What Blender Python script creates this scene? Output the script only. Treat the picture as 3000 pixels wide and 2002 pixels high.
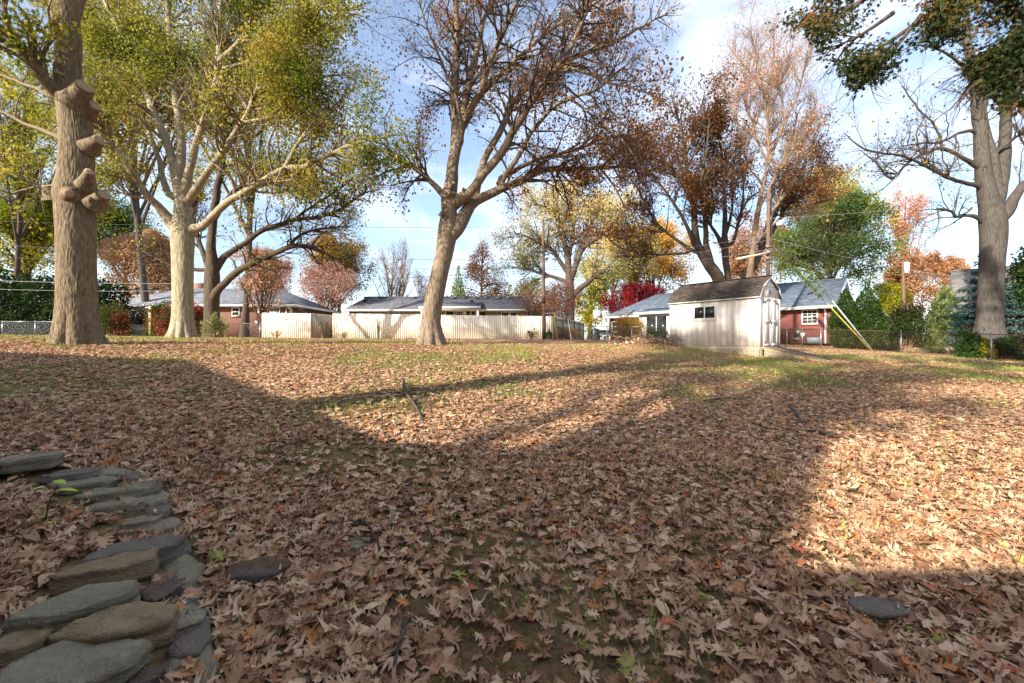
import bpy, math
import numpy as np
from mathutils import Vector
sc = bpy.context.scene
for o in list(bpy.data.objects):
    bpy.data.objects.remove(o)
C = sc.collection
R = math.radians
# ------------------------------------------------------------------ camera, sky, sun, exposure
CAMZ, F = 1.3, 1200.0
cam = bpy.data.cameras.new("camera"); cam_o = bpy.data.objects.new("camera", cam); C.objects.link(cam_o)
cam.sensor_width = 36; cam.lens = 14.4; cam.clip_start = .05; cam.clip_end = 2000
cam_o.location = (0, 0, CAMZ); cam_o.rotation_euler = (R(90), 0, 0); sc.camera = cam_o
SUN_AZ, SUN_EL = 47.0, 25.0           # degrees to the left of straight behind the camera, and above the horizon
world = bpy.data.worlds.new("World"); sc.world = world; world.use_nodes = True
nt = world.node_tree; bg = nt.nodes['Background']
sky = nt.nodes.new('ShaderNodeTexSky'); sky.sky_type = 'NISHITA'; sky.sun_disc = False
sky.sun_elevation = R(SUN_EL); sky.sun_rotation = R(180 + SUN_AZ); sky.air_density = 1.0; sky.dust_density = 1.6; sky.ozone_density = 2.2
tc = nt.nodes.new('ShaderNodeTexCoord'); mp = nt.nodes.new('ShaderNodeMapping')
mp.inputs['Scale'].default_value = (1.3, 1.0, 3.4); mp.inputs['Rotation'].default_value = (0, R(18), R(20))
nz = nt.nodes.new('ShaderNodeTexNoise'); nz.inputs['Scale'].default_value = 2.3; nz.inputs['Detail'].default_value = 7; nz.inputs['Roughness'].default_value = .58; nz.inputs['Distortion'].default_value = .5
cr = nt.nodes.new('ShaderNodeValToRGB'); cr.color_ramp.elements[0].position = .44; cr.color_ramp.elements[1].position = .74
cr.color_ramp.elements[0].color = (.12, .12, .12, 1); cr.color_ramp.elements[1].color = (.88, .88, .88, 1)
mixc = nt.nodes.new('ShaderNodeMix'); mixc.data_type = 'RGBA'; mixc.inputs['B'].default_value = (4.3, 4.5, 4.9, 1)
L = nt.links.new
L(tc.outputs['Generated'], mp.inputs['Vector']); L(mp.outputs['Vector'], nz.inputs['Vector']); L(nz.outputs['Fac'], cr.inputs['Fac'])
L(cr.outputs['Color'], mixc.inputs['Factor']); L(sky.outputs['Color'], mixc.inputs['A']); L(mixc.outputs['Result'], bg.inputs['Color'])
bg.inputs['Strength'].default_value = .13
sun = bpy.data.lights.new("sun", 'SUN'); sun.energy = 4.6; sun.angle = R(.8); sun.color = (1, .92, .80)
sun_o = bpy.data.objects.new("sun", sun); C.objects.link(sun_o)
SDIR = Vector((-math.sin(R(SUN_AZ)) * math.cos(R(SUN_EL)), -math.cos(R(SUN_AZ)) * math.cos(R(SUN_EL)), math.sin(R(SUN_EL))))
sun_o.rotation_euler = SDIR.to_track_quat('Z', 'Y').to_euler(); sun_o.location = SDIR * 60
sc.view_settings.view_transform = 'Standard'; sc.view_settings.look = 'None'; sc.view_settings.exposure = 1.38; sc.view_settings.gamma = 1
sc.view_settings.use_curve_mapping = False
sc.render.engine = 'CYCLES'; sc.cycles.max_bounces = 5; sc.cycles.diffuse_bounces = 3; sc.cycles.transmission_bounces = 3; sc.cycles.glossy_bounces = 2
# ------------------------------------------------------------------ helpers: numbers
rng = np.random.default_rng(7)
def norm(v): return v / np.maximum(np.linalg.norm(v, axis=-1, keepdims=True), 1e-9)
def P(px, py, Y): return np.array([(px - 1500) * Y / F, Y, CAMZ + (1001 - py) * Y / F])   # a point of the photo (3000 wide) at distance Y
def K(kx, ky, Y): return P(kx * 1.27660, ky * 1.27660, Y)
CP = np.array([(0,0,0),(0,-6,-.1),(-6,-6,.1),(6,-6,-.2),(0,1.6,0.0),(0,5,.25),(0,10,.75),(-2.9,15.5,1.16),(0,30,1.45),(-12,30,1.47),(0,60,1.6),
(5,5,.12),(5.5,10,.42),(20.8,17.8,.5),(14.2,21,.93),(8.1,16,.80),(25,30,1.0),(12,31,1.30),(5,31,1.38),(30,38,1.35),
(-10.5,10.5,1.22),(-5,5.5,.62),(-3,2.2,.28),(-13.7,17,1.43),(-35,30,1.65),(-20,45,1.6),(20,45,1.5),
(4,1.5,-.03),(10,8,.2),(-14,6,1.15),(0,90,1.7),(60,60,1.5),(-60,60,1.8),(300,0,.8),(-300,0,1.6),(0,400,2.0),(300,300,1.8),(-300,300,2.),(0,-300,0),(40,0,.0),(-40,0,1.3)], float)
def _k(r2): return .5 * r2 * np.log(r2 + 1e-9)
def _fit():
    p = CP[:, :2]; n = len(p); A = np.zeros((n + 3, n + 3))
    A[:n, :n] = _k(((p[:, None] - p[None]) ** 2).sum(-1)) + np.eye(n) * .8
    A[:n, n] = 1; A[:n, n + 1:] = p; A[n:, :n] = A[:n, n:].T
    b = np.zeros(n + 3); b[:n] = CP[:, 2]
    return np.linalg.solve(A, b)
_W = _fit()
WALL = np.array([(-.90,1.05),(-.96,1.26),(-1.25,1.6),(-1.58,1.97),(-2.16,2.52),(-2.58,2.85),(-3.05,2.98),(-3.9,3.15),(-6,3.2)])
def wall_side(x, y):      # >0 inside the raised bed behind the stone wall (distance from its line)
    x = np.asarray(x, float); y = np.asarray(y, float); d = np.full(x.shape, 1e9); s = np.ones(x.shape)
    for a, b in zip(WALL[:-1], WALL[1:]):
        e = b - a; l2 = (e * e).sum(); t = np.clip(((x - a[0]) * e[0] + (y - a[1]) * e[1]) / l2, 0, 1)
        qx = x - a[0] - t * e[0]; qy = y - a[1] - t * e[1]; dd = np.hypot(qx, qy); cr_ = e[0] * (y - a[1]) - e[1] * (x - a[0])
        m = dd < d; d = np.where(m, dd, d); s = np.where(m, np.sign(cr_), s)
    return d * s
def gz(x, y, fine=True):
    x = np.asarray(x, float); y = np.asarray(y, float); n = len(CP); s = _W[n] + _W[n + 1] * x + _W[n + 2] * y
    for i in range(n): s = s + _W[i] * _k((x - CP[i, 0]) ** 2 + (y - CP[i, 1]) ** 2)
    if fine:
        near = (y < 6) & (x < 1)
        if np.any(near):
            w = wall_side(x, y); s = s + np.where(near, .035 * np.clip(.5 + w / .12, 0, 1) * np.clip((5 - np.hypot(x + 2, y - 2)) / 2.5, 0, 1), 0)
        m = np.exp(-(((x - 6.1) / 1.5) ** 2 + ((y - 17.6) / 1.3) ** 2)); s = s + .24 * m       # leaf mound beside the shed
        s = s + .02 * np.sin(x * 1.7 + .6 * y) * np.sin(y * 1.3 - .4 * x) * np.clip((40 - y) / 20, 0, 1)
    return s
def gz1(x, y): return float(gz(np.array([x]), np.array([y]))[0])
def unproj(px, py, ymax=60):
    Y = np.geomspace(.8, ymax, 3000); p = np.array([(px - 1500) * Y / F, Y, CAMZ + (1001 - py) * Y / F])
    d = p[2] - gz(p[0], p[1]); i = int(np.argmax(d < 0)); return p[:, i]
def _h(i, j, k, s): 
    v = np.sin(i * 127.1 + j * 311.7 + k * 74.7 + s * 53.3) * 43758.5453
    return v - np.floor(v)
def vnoise(p, s=0):
    f0 = np.floor(p); f = p - f0; f = f * f * (3 - 2 * f); i, j, k = f0[..., 0], f0[..., 1], f0[..., 2]; r = 0
    for a in (0, 1):
        for b in (0, 1):
            for c in (0, 1):
                r = r + _h(i + a, j + b, k + c, s) * (f[..., 0] if a else 1 - f[..., 0]) * (f[..., 1] if b else 1 - f[..., 1]) * (f[..., 2] if c else 1 - f[..., 2])
    return r
def fbm(p, s=0, o=3):
    r = 0; a = .5
    for i in range(o): r = r + a * vnoise(p * 2 ** i, s + i); a *= .5
    return r
# ------------------------------------------------------------------ helpers: meshes
class MB:                 # collects vertices, faces and a per-vertex value 'rnd'
    def __init__(s): s.v, s.q, s.t, s.a, s.n = [], [], [], [], 0; s.poly = []
    def add(s, V, Q=None, T=None, a=None, poly=None):
        V = np.asarray(V, float).reshape(-1, 3); s.v.append(V)
        if Q is not None and len(Q): s.q.append(np.asarray(Q, np.int64) + s.n)
        if T is not None and len(T): s.t.append(np.asarray(T, np.int64) + s.n)
        if poly is not None:
            for f in poly: s.poly.append([i + s.n for i in f])
        s.a.append(np.broadcast_to(np.asarray(0. if a is None else a, float), (len(V),)))
        s.n += len(V); return s
    def box(s, x0, x1, y0, y1, z0, z1, a=None):
        V = [(x, y, z) for z in (z0, z1) for y in (y0, y1) for x in (x0, x1)]
        return s.add(V, Q=[(0, 2, 3, 1), (4, 5, 7, 6), (0, 1, 5, 4), (2, 6, 7, 3), (0, 4, 6, 2), (1, 3, 7, 5)], a=a)
    def prism(s, poly, d):       # polygon of 3-D points pushed along d
        p = np.asarray(poly, float); n = len(p); V = np.vstack([p, p + np.asarray(d, float)])
        fs = [list(range(n))[::-1], list(range(n, 2 * n))] + [[i, (i + 1) % n, n + (i + 1) % n, n + i] for i in range(n)]
        return s.add(V, poly=fs)
    def bar(s, p, q, w, h, up=(0, 0, 1)):     # square bar from p to q
        p = np.asarray(p, float); q = np.asarray(q, float); t = norm(q - p); u = np.cross(t, up)
        if np.linalg.norm(u) < 1e-4: u = np.array([1., 0, 0])
        u = norm(u); v = np.cross(u, t); V = [e + u * a * w / 2 + v * b * h / 2 for e in (p, q) for a, b in ((-1, -1), (1, -1), (1, 1), (-1, 1))]
        return s.add(V, Q=[(3, 2, 1, 0), (4, 5, 6, 7)] + [(i, (i + 1) % 4, 4 + (i + 1) % 4, 4 + i) for i in range(4)])
    def tube(s, pts, rad, S=8, cap=True, a=None):
        pts = np.asarray(pts, float); rad = np.broadcast_to(np.asarray(rad, float), (len(pts),))
        V, Q = tubes(pts[None], rad[None], S); s.add(V, Q=Q, a=a)
        if cap:
            n = len(pts); b = s.n - n * S; s.poly.append([b + i for i in range(S)][::-1]); s.poly.append([b + (n - 1) * S + i for i in range(S)])
        return s
    def build(s, name, m, parent=None, base=None, smooth=False, rnd=False):
        V = np.vstack(s.v)
        if base is not None: V = V - np.asarray(base)
        me = bpy.data.meshes.new(name); loops = []; starts = []; tot = 0
        for arr, k in ((s.q, 4), (s.t, 3)):
            if arr:
                f = np.vstack(arr); loops.append(f.ravel()); starts.append(tot + k * np.arange(len(f))); tot += f.size
        if s.poly:
            ln = np.array([len(f) for f in s.poly]); loops.append(np.concatenate([np.array(f) for f in s.poly])); starts.append(tot + np.concatenate([[0], np.cumsum(ln)[:-1]])); tot += ln.sum()
        loops = np.concatenate(loops).astype(np.int32); starts = np.concatenate(starts).astype(np.int32)
        me.vertices.add(len(V)); me.vertices.foreach_set('co', V.astype(np.float32).ravel())
        me.loops.add(len(loops)); me.loops.foreach_set('vertex_index', loops)
        me.polygons.add(len(starts)); me.polygons.foreach_set('loop_start', starts)
        if smooth: me.polygons.foreach_set('use_smooth', np.ones(len(starts), bool))
        me.update(calc_edges=True)
        if rnd:
            at = me.attributes.new('rnd', 'FLOAT', 'POINT'); at.data.foreach_set('value', np.concatenate(s.a).astype(np.float32))
        if m is not None: me.materials.append(m)
        o = bpy.data.objects.new(name, me); C.objects.link(o)
        if parent is not None: o.parent = parent
        if name in ('branches', 'stick_heap', 'leaf_heap', 'stem') : o['kind'] = 'stuff'
        return o
def tubes(Pt, Rd, S):
    T = norm(np.gradient(Pt, axis=1)); d = norm(Pt[:, -1] - Pt[:, 0])
    ref = np.where(np.abs(d[:, 2:3]) < .75, np.array([[0, 0, 1.]]), np.array([[.31, .95, 0]]))
    U = norm(np.cross(T, ref[:, None, :])); W = np.cross(T, U); a = 2 * np.pi * np.arange(S) / S
    V = Pt[:, :, None, :] + Rd[:, :, None, None] * (np.cos(a)[None, None, :, None] * U[:, :, None, :] + np.sin(a)[None, None, :, None] * W[:, :, None, :])
    B, n = Pt.shape[:2]; base = (np.arange(B) * n * S)[:, None, None]; i = np.arange(n - 1)[None, :, None] * S; j = np.arange(S)[None, None, :]; j2 = (j + 1) % S
    Q = np.stack([base + i + j, base + i + j2, base + i + S + j2, base + i + S + j], -1).reshape(-1, 4)
    return V.reshape(-1, 3), Q
def tag(o, label=None, cat=None, group=None, kind=None):
    if label: o['label'] = label
    if cat: o['category'] = cat
    if group: o['group'] = group
    if kind: o['kind'] = kind
    return o
def thing(name, label, cat, loc=(0, 0, 0), rz=0, group=None):
    o = bpy.data.objects.new(name, None); C.objects.link(o); o.location = tuple(float(v) for v in loc); o.rotation_euler = (0, 0, rz); o.empty_display_size = .2
    return tag(o, label, cat, group)
def inst(name, src, parent, loc, rz=0, scale=None):       # an alike piece that shares its mesh
    o = src.copy(); o.name = name; C.objects.link(o); o.parent = parent; o.location = loc; o.rotation_euler = (0, 0, rz)
    if scale is not None: o.scale = scale
    return o
# ------------------------------------------------------------------ helpers: materials
MATS = {}
def lin(c): return tuple(((v / 12.92) if v <= .04045 else ((v + .055) / 1.055) ** 2.4) for v in c)
def hexc(h): return lin(tuple(int(h[i:i + 2], 16) / 255 for i in (0, 2, 4))) + (1.,)
class NT:
    def __init__(s, name):
        s.m = bpy.data.materials.new(name); s.m.use_nodes = True; s.t = s.m.node_tree; s.b = s.t.nodes['Principled BSDF']; s.b.inputs['Specular IOR Level'].default_value = .25
        s.out = s.t.nodes['Material Output']
    def n(s, typ, **kw):
        x = s.t.nodes.new(typ)
        for k, v in kw.items():
            if k in x.inputs.keys(): x.inputs[k].default_value = v
            else: setattr(x, k, v)
        return x
    def l(s, a, b): s.t.links.new(a, b)
    def coord(s, scale=(1, 1, 1), kind='Object'):
        t = s.n('ShaderNodeTexCoord'); m = s.n('ShaderNodeMapping'); m.inputs['Scale'].default_value = scale; s.l(t.outputs[kind], m.inputs['Vector']); return m.outputs['Vector']
    def noise(s, vec, scale=5, detail=4, rough=.55, dist=0):
        x = s.n('ShaderNodeTexNoise', Scale=scale, Detail=detail, Roughness=rough, Distortion=dist); s.l(vec, x.inputs['Vector']); return x.outputs['Fac']
    def ramp(s, fac, stops):
        x = s.n('ShaderNodeValToRGB'); e = x.color_ramp.elements
        while len(e) < len(stops): e.new(.5)
        for el, (p, c) in zip(e, stops): el.position = p; el.color = c if len(c) == 4 else tuple(c) + (1,)
        s.l(fac, x.inputs['Fac']); return x.outputs['Color']
    def mix(s, fac, a, b, mode='MIX'):
        x = s.n('ShaderNodeMix', data_type='RGBA', blend_type=mode)
        for v, k in ((fac, 'Factor'), (a, 'A'), (b, 'B')):
            i = [q for q in x.inputs if q.name == k and (q.type == 'RGBA' if k != 'Factor' else q.type == 'VALUE')][0]
            if hasattr(v, 'is_output'): s.l(v, i)
            else: i.default_value = v
        return [q for q in x.outputs if q.type == 'RGBA'][0]
    def bump(s, h, strength=.4, dist=.02):
        x = s.n('ShaderNodeBump', Strength=strength, Distance=dist); s.l(h, x.inputs['Height']); s.l(x.outputs['Normal'], s.b.inputs['Normal']); return x
def plain(name, col, rough=.6, metal=0, spec=.3, var=.12, nscale=6, bump=.15, stretch=(1, 1, 1)):
    if name in MATS: return MATS[name]
    k = NT(name); c = np.array(hexc(col) if isinstance(col, str) else tuple(col) + (1,)); v = k.coord(stretch); f = k.noise(v, nscale, 5)
    lo = tuple(c[:3] * (1 - var * 1.6)) + (1,); hi = tuple(np.minimum(c[:3] * (1 + var), 1)) + (1,)
    k.l(k.ramp(f, [(.3, lo), (.7, hi)]), k.b.inputs['Base Color']); k.b.inputs['Roughness'].default_value = rough; k.b.inputs['Metallic'].default_value = metal; k.b.inputs['Specular IOR Level'].default_value = spec
    if bump: k.bump(f, bump, .01)
    MATS[name] = k.m; return k.m
def leafmat(name, stops, trans=.4, rough=.6):
    if name in MATS: return MATS[name]
    k = NT(name); a = k.n('ShaderNodeAttribute', attribute_name='rnd'); col = k.ramp(a.outputs['Fac'], [(p, hexc(c)) for p, c in stops])
    d = k.n('ShaderNodeBsdfDiffuse'); tr = k.n('ShaderNodeBsdfTranslucent'); mx = k.n('ShaderNodeMixShader'); mx.inputs[0].default_value = trans
    k.l(col, d.inputs['Color']); k.l(col, tr.inputs['Color']); k.l(d.outputs[0], mx.inputs[1]); k.l(tr.outputs[0], mx.inputs[2]); k.l(mx.outputs[0], k.out.inputs['Surface'])
    MATS[name] = k.m; return k.m
def barkmat(name, lo, hi, moss=None, scale=1.0, bump=.9):
    if name in MATS: return MATS[name]
    k = NT(name); v = k.coord((9 * scale, 9 * scale, 1.6 * scale)); f = k.noise(v, 2.2, 6, .62, .4); v2 = k.coord((1, 1, .35)); g = k.noise(v2, 2.3, 4, .6)
    c = k.ramp(f, [(.32, hexc(lo)), (.62, hexc(hi))]); c = k.mix(k.ramp(g, [(.35, (0, 0, 0, 1)), (.75, (.55, .55, .55, 1))]), c, hexc(moss or hi))
    k.l(c, k.b.inputs['Base Color']); k.b.inputs['Roughness'].default_value = .9; k.b.inputs['Specular IOR Level'].default_value = .1; k.bump(f, bump, .03)
    MATS[name] = k.m; return k.m
def glassmat():
    k = NT('window_glass'); v = k.coord(); f = k.noise(v, 1.1, 3); k.l(k.ramp(f, [(.35, (.01, .011, .012, 1)), (.7, (.05, .048, .045, 1))]), k.b.inputs['Base Color'])
    k.b.inputs['Roughness'].default_value = .06; k.b.inputs['Specular IOR Level'].default_value = .6; return k.m
GLASS = glassmat()
def brickmat(name, c1, c2, mortar):
    k = NT(name); t = k.n('ShaderNodeTexCoord'); sx = k.n('ShaderNodeSeparateXYZ'); k.l(t.outputs['Object'], sx.inputs[0]); ad = k.n('ShaderNodeMath', operation='ADD'); k.l(sx.outputs[0], ad.inputs[0]); k.l(sx.outputs[1], ad.inputs[1])
    cb = k.n('ShaderNodeCombineXYZ'); k.l(ad.outputs[0], cb.inputs[0]); k.l(sx.outputs[2], cb.inputs[1])
    b = k.n('ShaderNodeTexBrick'); b.inputs['Scale'].default_value = 1; b.inputs['Brick Width'].default_value = .225; b.inputs['Row Height'].default_value = .076; b.inputs['Mortar Size'].default_value = .007; b.inputs['Bias'].default_value = -.1
    b.inputs['Color1'].default_value = hexc(c1); b.inputs['Color2'].default_value = hexc(c2); b.inputs['Mortar'].default_value = hexc(mortar); k.l(cb.outputs[0], b.inputs['Vector'])
    f = k.noise(t.outputs['Object'], .9, 4); c = k.mix(.5, b.outputs['Color'], k.ramp(f, [(.3, (.55, .55, .55, 1)), (.7, (1, 1, 1, 1))]), 'MULTIPLY'); k.l(c, k.b.inputs['Base Color']); k.b.inputs['Roughness'].default_value = .85
    k.bump(b.outputs['Fac'], -.6, .01); return k.m
def roofmat(name, lo, hi):
    k = NT(name); t = k.n('ShaderNodeTexCoord'); sx = k.n('ShaderNodeSeparateXYZ'); k.l(t.outputs['Object'], sx.inputs[0])
    cb = k.n('ShaderNodeCombineXYZ'); ad = k.n('ShaderNodeMath', operation='MULTIPLY_ADD'); ad.inputs[1].default_value = .35; k.l(sx.outputs[1], ad.inputs[0]); k.l(sx.outputs[0], ad.inputs[2]); k.l(ad.outputs[0], cb.inputs[0]); m = k.n('ShaderNodeMath', operation='MULTIPLY'); m.inputs[1].default_value = 2.2; k.l(sx.outputs[2], m.inputs[0]); k.l(m.outputs[0], cb.inputs[1])
    b = k.n('ShaderNodeTexBrick'); b.inputs['Scale'].default_value = 1; b.inputs['Brick Width'].default_value = .32; b.inputs['Row Height'].default_value = .15; b.inputs['Mortar Size'].default_value = .012; b.inputs['Mortar Smooth'].default_value = .3
    b.inputs['Color1'].default_value = hexc(lo); b.inputs['Color2'].default_value = hexc(hi); b.inputs['Mortar'].default_value = tuple(v * .45 for v in hexc(lo)[:3]) + (1,); k.l(cb.outputs[0], b.inputs['Vector'])
    f = k.noise(t.outputs['Object'], 1.3, 5, .7); c = k.mix(.6, b.outputs['Color'], k.ramp(f, [(.3, (.6, .6, .6, 1)), (.7, (1.15, 1.15, 1.15, 1))]), 'MULTIPLY'); k.l(c, k.b.inputs['Base Color']); k.b.inputs['Roughness'].default_value = .9; k.bump(b.outputs['Fac'], -.5, .01); return k.m
WHITE = plain('white_paint', (.72, .72, .70), .5, var=.05); TRIM = plain('off_white_trim', (.62, .60, .56), .55, var=.06)
STEEL = plain('galvanised_steel', (.33, .34, .35), .4, .7, .5, .15, 20); RUST = plain('rusty_steel', '5a4436', .8, .2, var=.3, nscale=14)
def boardmat(name, a, b):
    k = NT(name); oi = k.n('ShaderNodeObjectInfo'); f = k.noise(k.coord((60, 60, 2.2)), 1.0, 5, .7); c = k.ramp(oi.outputs['Random'], [(0, hexc(a)), (1, hexc(b))]); c = k.mix(.5, c, k.ramp(f, [(.3, (.80, .78, .74, 1)), (.6, (1, 1, 1, 1))]), 'MULTIPLY'); k.l(c, k.b.inputs['Base Color']); k.b.inputs['Roughness'].default_value = .8; MATS[name] = k.m; return k.m
BLACK = plain('black_iron', (.02, .02, .022), .5); CEDAR = boardmat('new_cedar_board', 'e6d8c0', 'f6eee0'); CEDAR_OLD_SHADE = boardmat('weathered_shade_board', 'a5978a', 'bdb1a2'); POSTWOOD = plain('brown_post_wood', '9a7a52', .8, var=.2, nscale=3, stretch=(9, 9, .7))
POLEWOOD = plain('creosote_pole_wood', '6e594a', .9, var=.3, nscale=3, stretch=(12, 12, .5), bump=.5)
# ------------------------------------------------------------------ ground
def ground_mat():
    k = NT('leaf_strewn_lawn'); v = k.coord(); n1 = k.noise(v, .35, 4); n2 = k.noise(v, 26, 5, .7); vo = k.n('ShaderNodeTexVoronoi', Scale=11., feature='F1'); k.l(v, vo.inputs['Vector'])
    leaf = k.ramp(vo.outputs['Color'], [(.15, hexc('5f4430')), (.4, hexc('9a7350')), (.65, hexc('b58d63')), (.9, hexc('c8a67c'))]); soil = k.ramp(n2, [(.3, hexc('3a2c20')), (.65, hexc('7d6446'))]); grass = k.ramp(n2, [(.3, hexc('6a6640')), (.7, hexc('b0a372'))])
    sx = k.n('ShaderNodeSeparateXYZ'); t = k.n('ShaderNodeTexCoord'); k.l(t.outputs['Object'], sx.inputs[0]); far = k.n('ShaderNodeMapRange'); k.l(sx.outputs[1], far.inputs['Value']); far.inputs['From Min'].default_value = 9; far.inputs['From Max'].default_value = 20
    a = k.mix(k.ramp(n1, [(.45, (0, 0, 0, 1)), (.68, (.45, .45, .45, 1))]), soil, grass); lf = k.mix(k.ramp(n1, [(.45, (.95, .95, .95, 1)), (.72, (.55, .55, .55, 1))]), grass, leaf); c = k.mix(far.outputs['Result'], a, lf)
    far2 = k.n('ShaderNodeMapRange'); k.l(sx.outputs[1], far2.inputs['Value']); far2.inputs['From Min'].default_value = 30.5; far2.inputs['From Max'].default_value = 33
    c = k.mix(far2.outputs['Result'], c, k.mix(k.ramp(n1, [(.4, (0, 0, 0, 1)), (.6, (1, 1, 1, 1))]), grass, leaf)); k.l(c, k.b.inputs['Base Color']); k.b.inputs['Roughness'].default_value = .95; k.b.inputs['Specular IOR Level'].default_value = .05; k.bump(n2, .6, .03); return k.m
xs = np.concatenate([-np.geomspace(400, 10, 40), np.arange(-9.9, 10, .15), np.geomspace(10, 400, 40)]); ys = np.concatenate([-np.geomspace(300, 6, 20), np.arange(-5.9, .8, .4), np.arange(.8, 6, .07), np.arange(6, 20, .2), np.geomspace(20, 450, 50)])
gx, gy = np.meshgrid(xs, ys); V = np.stack([gx, gy, gz(gx, gy)], -1).reshape(-1, 3); nx = len(xs); i = (np.arange(len(ys) - 1)[:, None] * nx + np.arange(nx - 1)[None]).ravel()
lawn = MB().add(V, Q=np.stack([i, i + 1, i + nx + 1, i + nx], -1)).build('lawn', ground_mat(), smooth=True); tag(lawn, kind='structure')
# ------------------------------------------------------------------ trees: machinery
def resample(pts, step=.35):
    p = np.asarray(pts, float); n = len(p); q = np.vstack([2 * p[0] - p[1], p, 2 * p[-1] - p[-2]]); out = []
    for i in range(n - 1):
        m = max(2, int(np.linalg.norm(p[i + 1, :3] - p[i, :3]) / step)); t = np.arange(m)[:, None] / m; a, b, c, d = q[i], q[i + 1], q[i + 2], q[i + 3]
        out.append(.5 * (2 * b + (c - a) * t + (2 * a - 5 * b + 4 * c - d) * t ** 2 + (3 * b - 3 * c + d - a) * t ** 3))
    out.append(p[-1:]); o = np.vstack(out); o[:, 3] = np.maximum(o[:, 3], .004); return o
def fixn(o, n):            # a polyline resampled to n points
    s = np.concatenate([[0], np.cumsum(np.linalg.norm(np.diff(o[:, :3], axis=0), axis=1))]); t = np.linspace(0, s[-1], n)
    return np.stack([np.interp(t, s, o[:, c]) for c in range(4)], -1)
class Br:                 # a bundle of branches, P (B,n,3) and R (B,n)
    def __init__(s, P, Rd): s.P, s.R = P, Rd; s.len = np.linalg.norm(np.diff(P, axis=1), axis=2).sum(1)
def spawn(br, n, rg, t0=.25, t1=1., ang=(35, 65), length=(.5, 1.2), npts=5, up=.15, wob=.16, grav=0., rr=.6, rmax=.05, rmin=.004, wpow=1., taper_len=.5):
    w = br.len ** wpow; b = rg.choice(len(br.P), n, p=w / w.sum()); t = rg.uniform(t0, t1, n); m = br.P.shape[1]; f = t * (m - 1); i = np.minimum(f.astype(int), m - 2); u = (f - i)[:, None]
    pos = br.P[b, i] * (1 - u) + br.P[b, i + 1] * u; tan = norm(br.P[b, i + 1] - br.P[b, i]); rad = br.R[b, i] * (1 - u[:, 0]) + br.R[b, i + 1] * u[:, 0]
    q = norm(np.cross(tan, norm(rg.normal(size=(n, 3))))); a = np.radians(rg.uniform(*ang, n))[:, None]; d = norm(np.cos(a) * tan + np.sin(a) * q + np.array([0, 0, up]))
    ln = rg.uniform(*length, n) * (1 - taper_len * t); st = ln / (npts - 1); pts = [pos]
    for k in range(npts - 1):
        pts.append(pts[-1] + d * st[:, None]); d = norm(d + rg.normal(size=(n, 3)) * wob + np.array([0, 0, grav]))
    r0 = np.clip(rad * rr, rmin, rmax)[:, None]; tt = np.linspace(0, 1, npts)[None]
    return Br(np.stack(pts, 1), r0 * (1 - tt * .75))
LEAF = dict(
 kite=(np.array([(0, 0, 0), (-.33, .45, .1), (0, 1, -.08), (.33, .45, .1)]), None, [(0, 1, 2), (0, 2, 3)]),
 oak=(np.array([(0, 0, 0), (-.08, .25, .02), (-.42, .42, .1), (-.12, .5, .02), (-.36, .78, .12), (-.08, .74, 0), (0, 1, -.1), (.08, .74, 0), (.36, .78, .12), (.12, .5, .02), (.42, .42, .1), (.08, .25, .02)]), None,
      [(0, 1, 11), (1, 2, 3), (9, 10, 11), (1, 3, 9), (1, 9, 11), (3, 4, 5), (7, 8, 9), (3, 5, 7), (3, 7, 9), (5, 6, 7)]))
def leaves(mb, pos, rg, size, rnd, kind='kite', droop=.3, outward=None):
    n = len(pos); T, _, F_ = LEAF[kind]; y = norm(rg.normal(size=(n, 3)) + np.array([0, 0, -droop])); z = norm(rg.normal(size=(n, 3)) * .8 + np.array([0, -.1, .7]))
    if outward is not None: y = norm(y * .8 + outward)
    x = norm(np.cross(y, z)); z = np.cross(x, y); s = (rg.uniform(.65, 1.25, n) * size)[:, None, None]
    V = pos[:, None] + s * (T[None, :, 0, None] * x[:, None] + T[None, :, 1, None] * y[:, None] + T[None, :, 2, None] * z[:, None]); k = len(T)
    Fc = (np.arange(n)[:, None, None] * k + np.array(F_)[None]).reshape(-1, 3); mb.add(V.reshape(-1, 3), T=Fc, a=np.repeat(np.clip(rnd, 0, 1), k))
def on_branches(br, n, rg, spread, t0=.2, clump=0):
    w = br.len.copy()
    if clump: w = w * (.08 + np.clip((vnoise(br.P[:, -1] * clump, 3) - .38) * 3.2, 0, 1))
    b = rg.choice(len(br.P), n, p=w / w.sum()); t = rg.uniform(t0, 1, n); m = br.P.shape[1]; f = t * (m - 1); i = np.minimum(f.astype(int), m - 2); u = (f - i)[:, None]
    return br.P[b, i] * (1 - u) + br.P[b, i + 1] * u + rg.normal(size=(n, 3)) * spread
def addbr(mb, br, S): V_, Q_ = tubes(br.P, br.R, S); mb.add(V_, Q=Q_)
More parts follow.
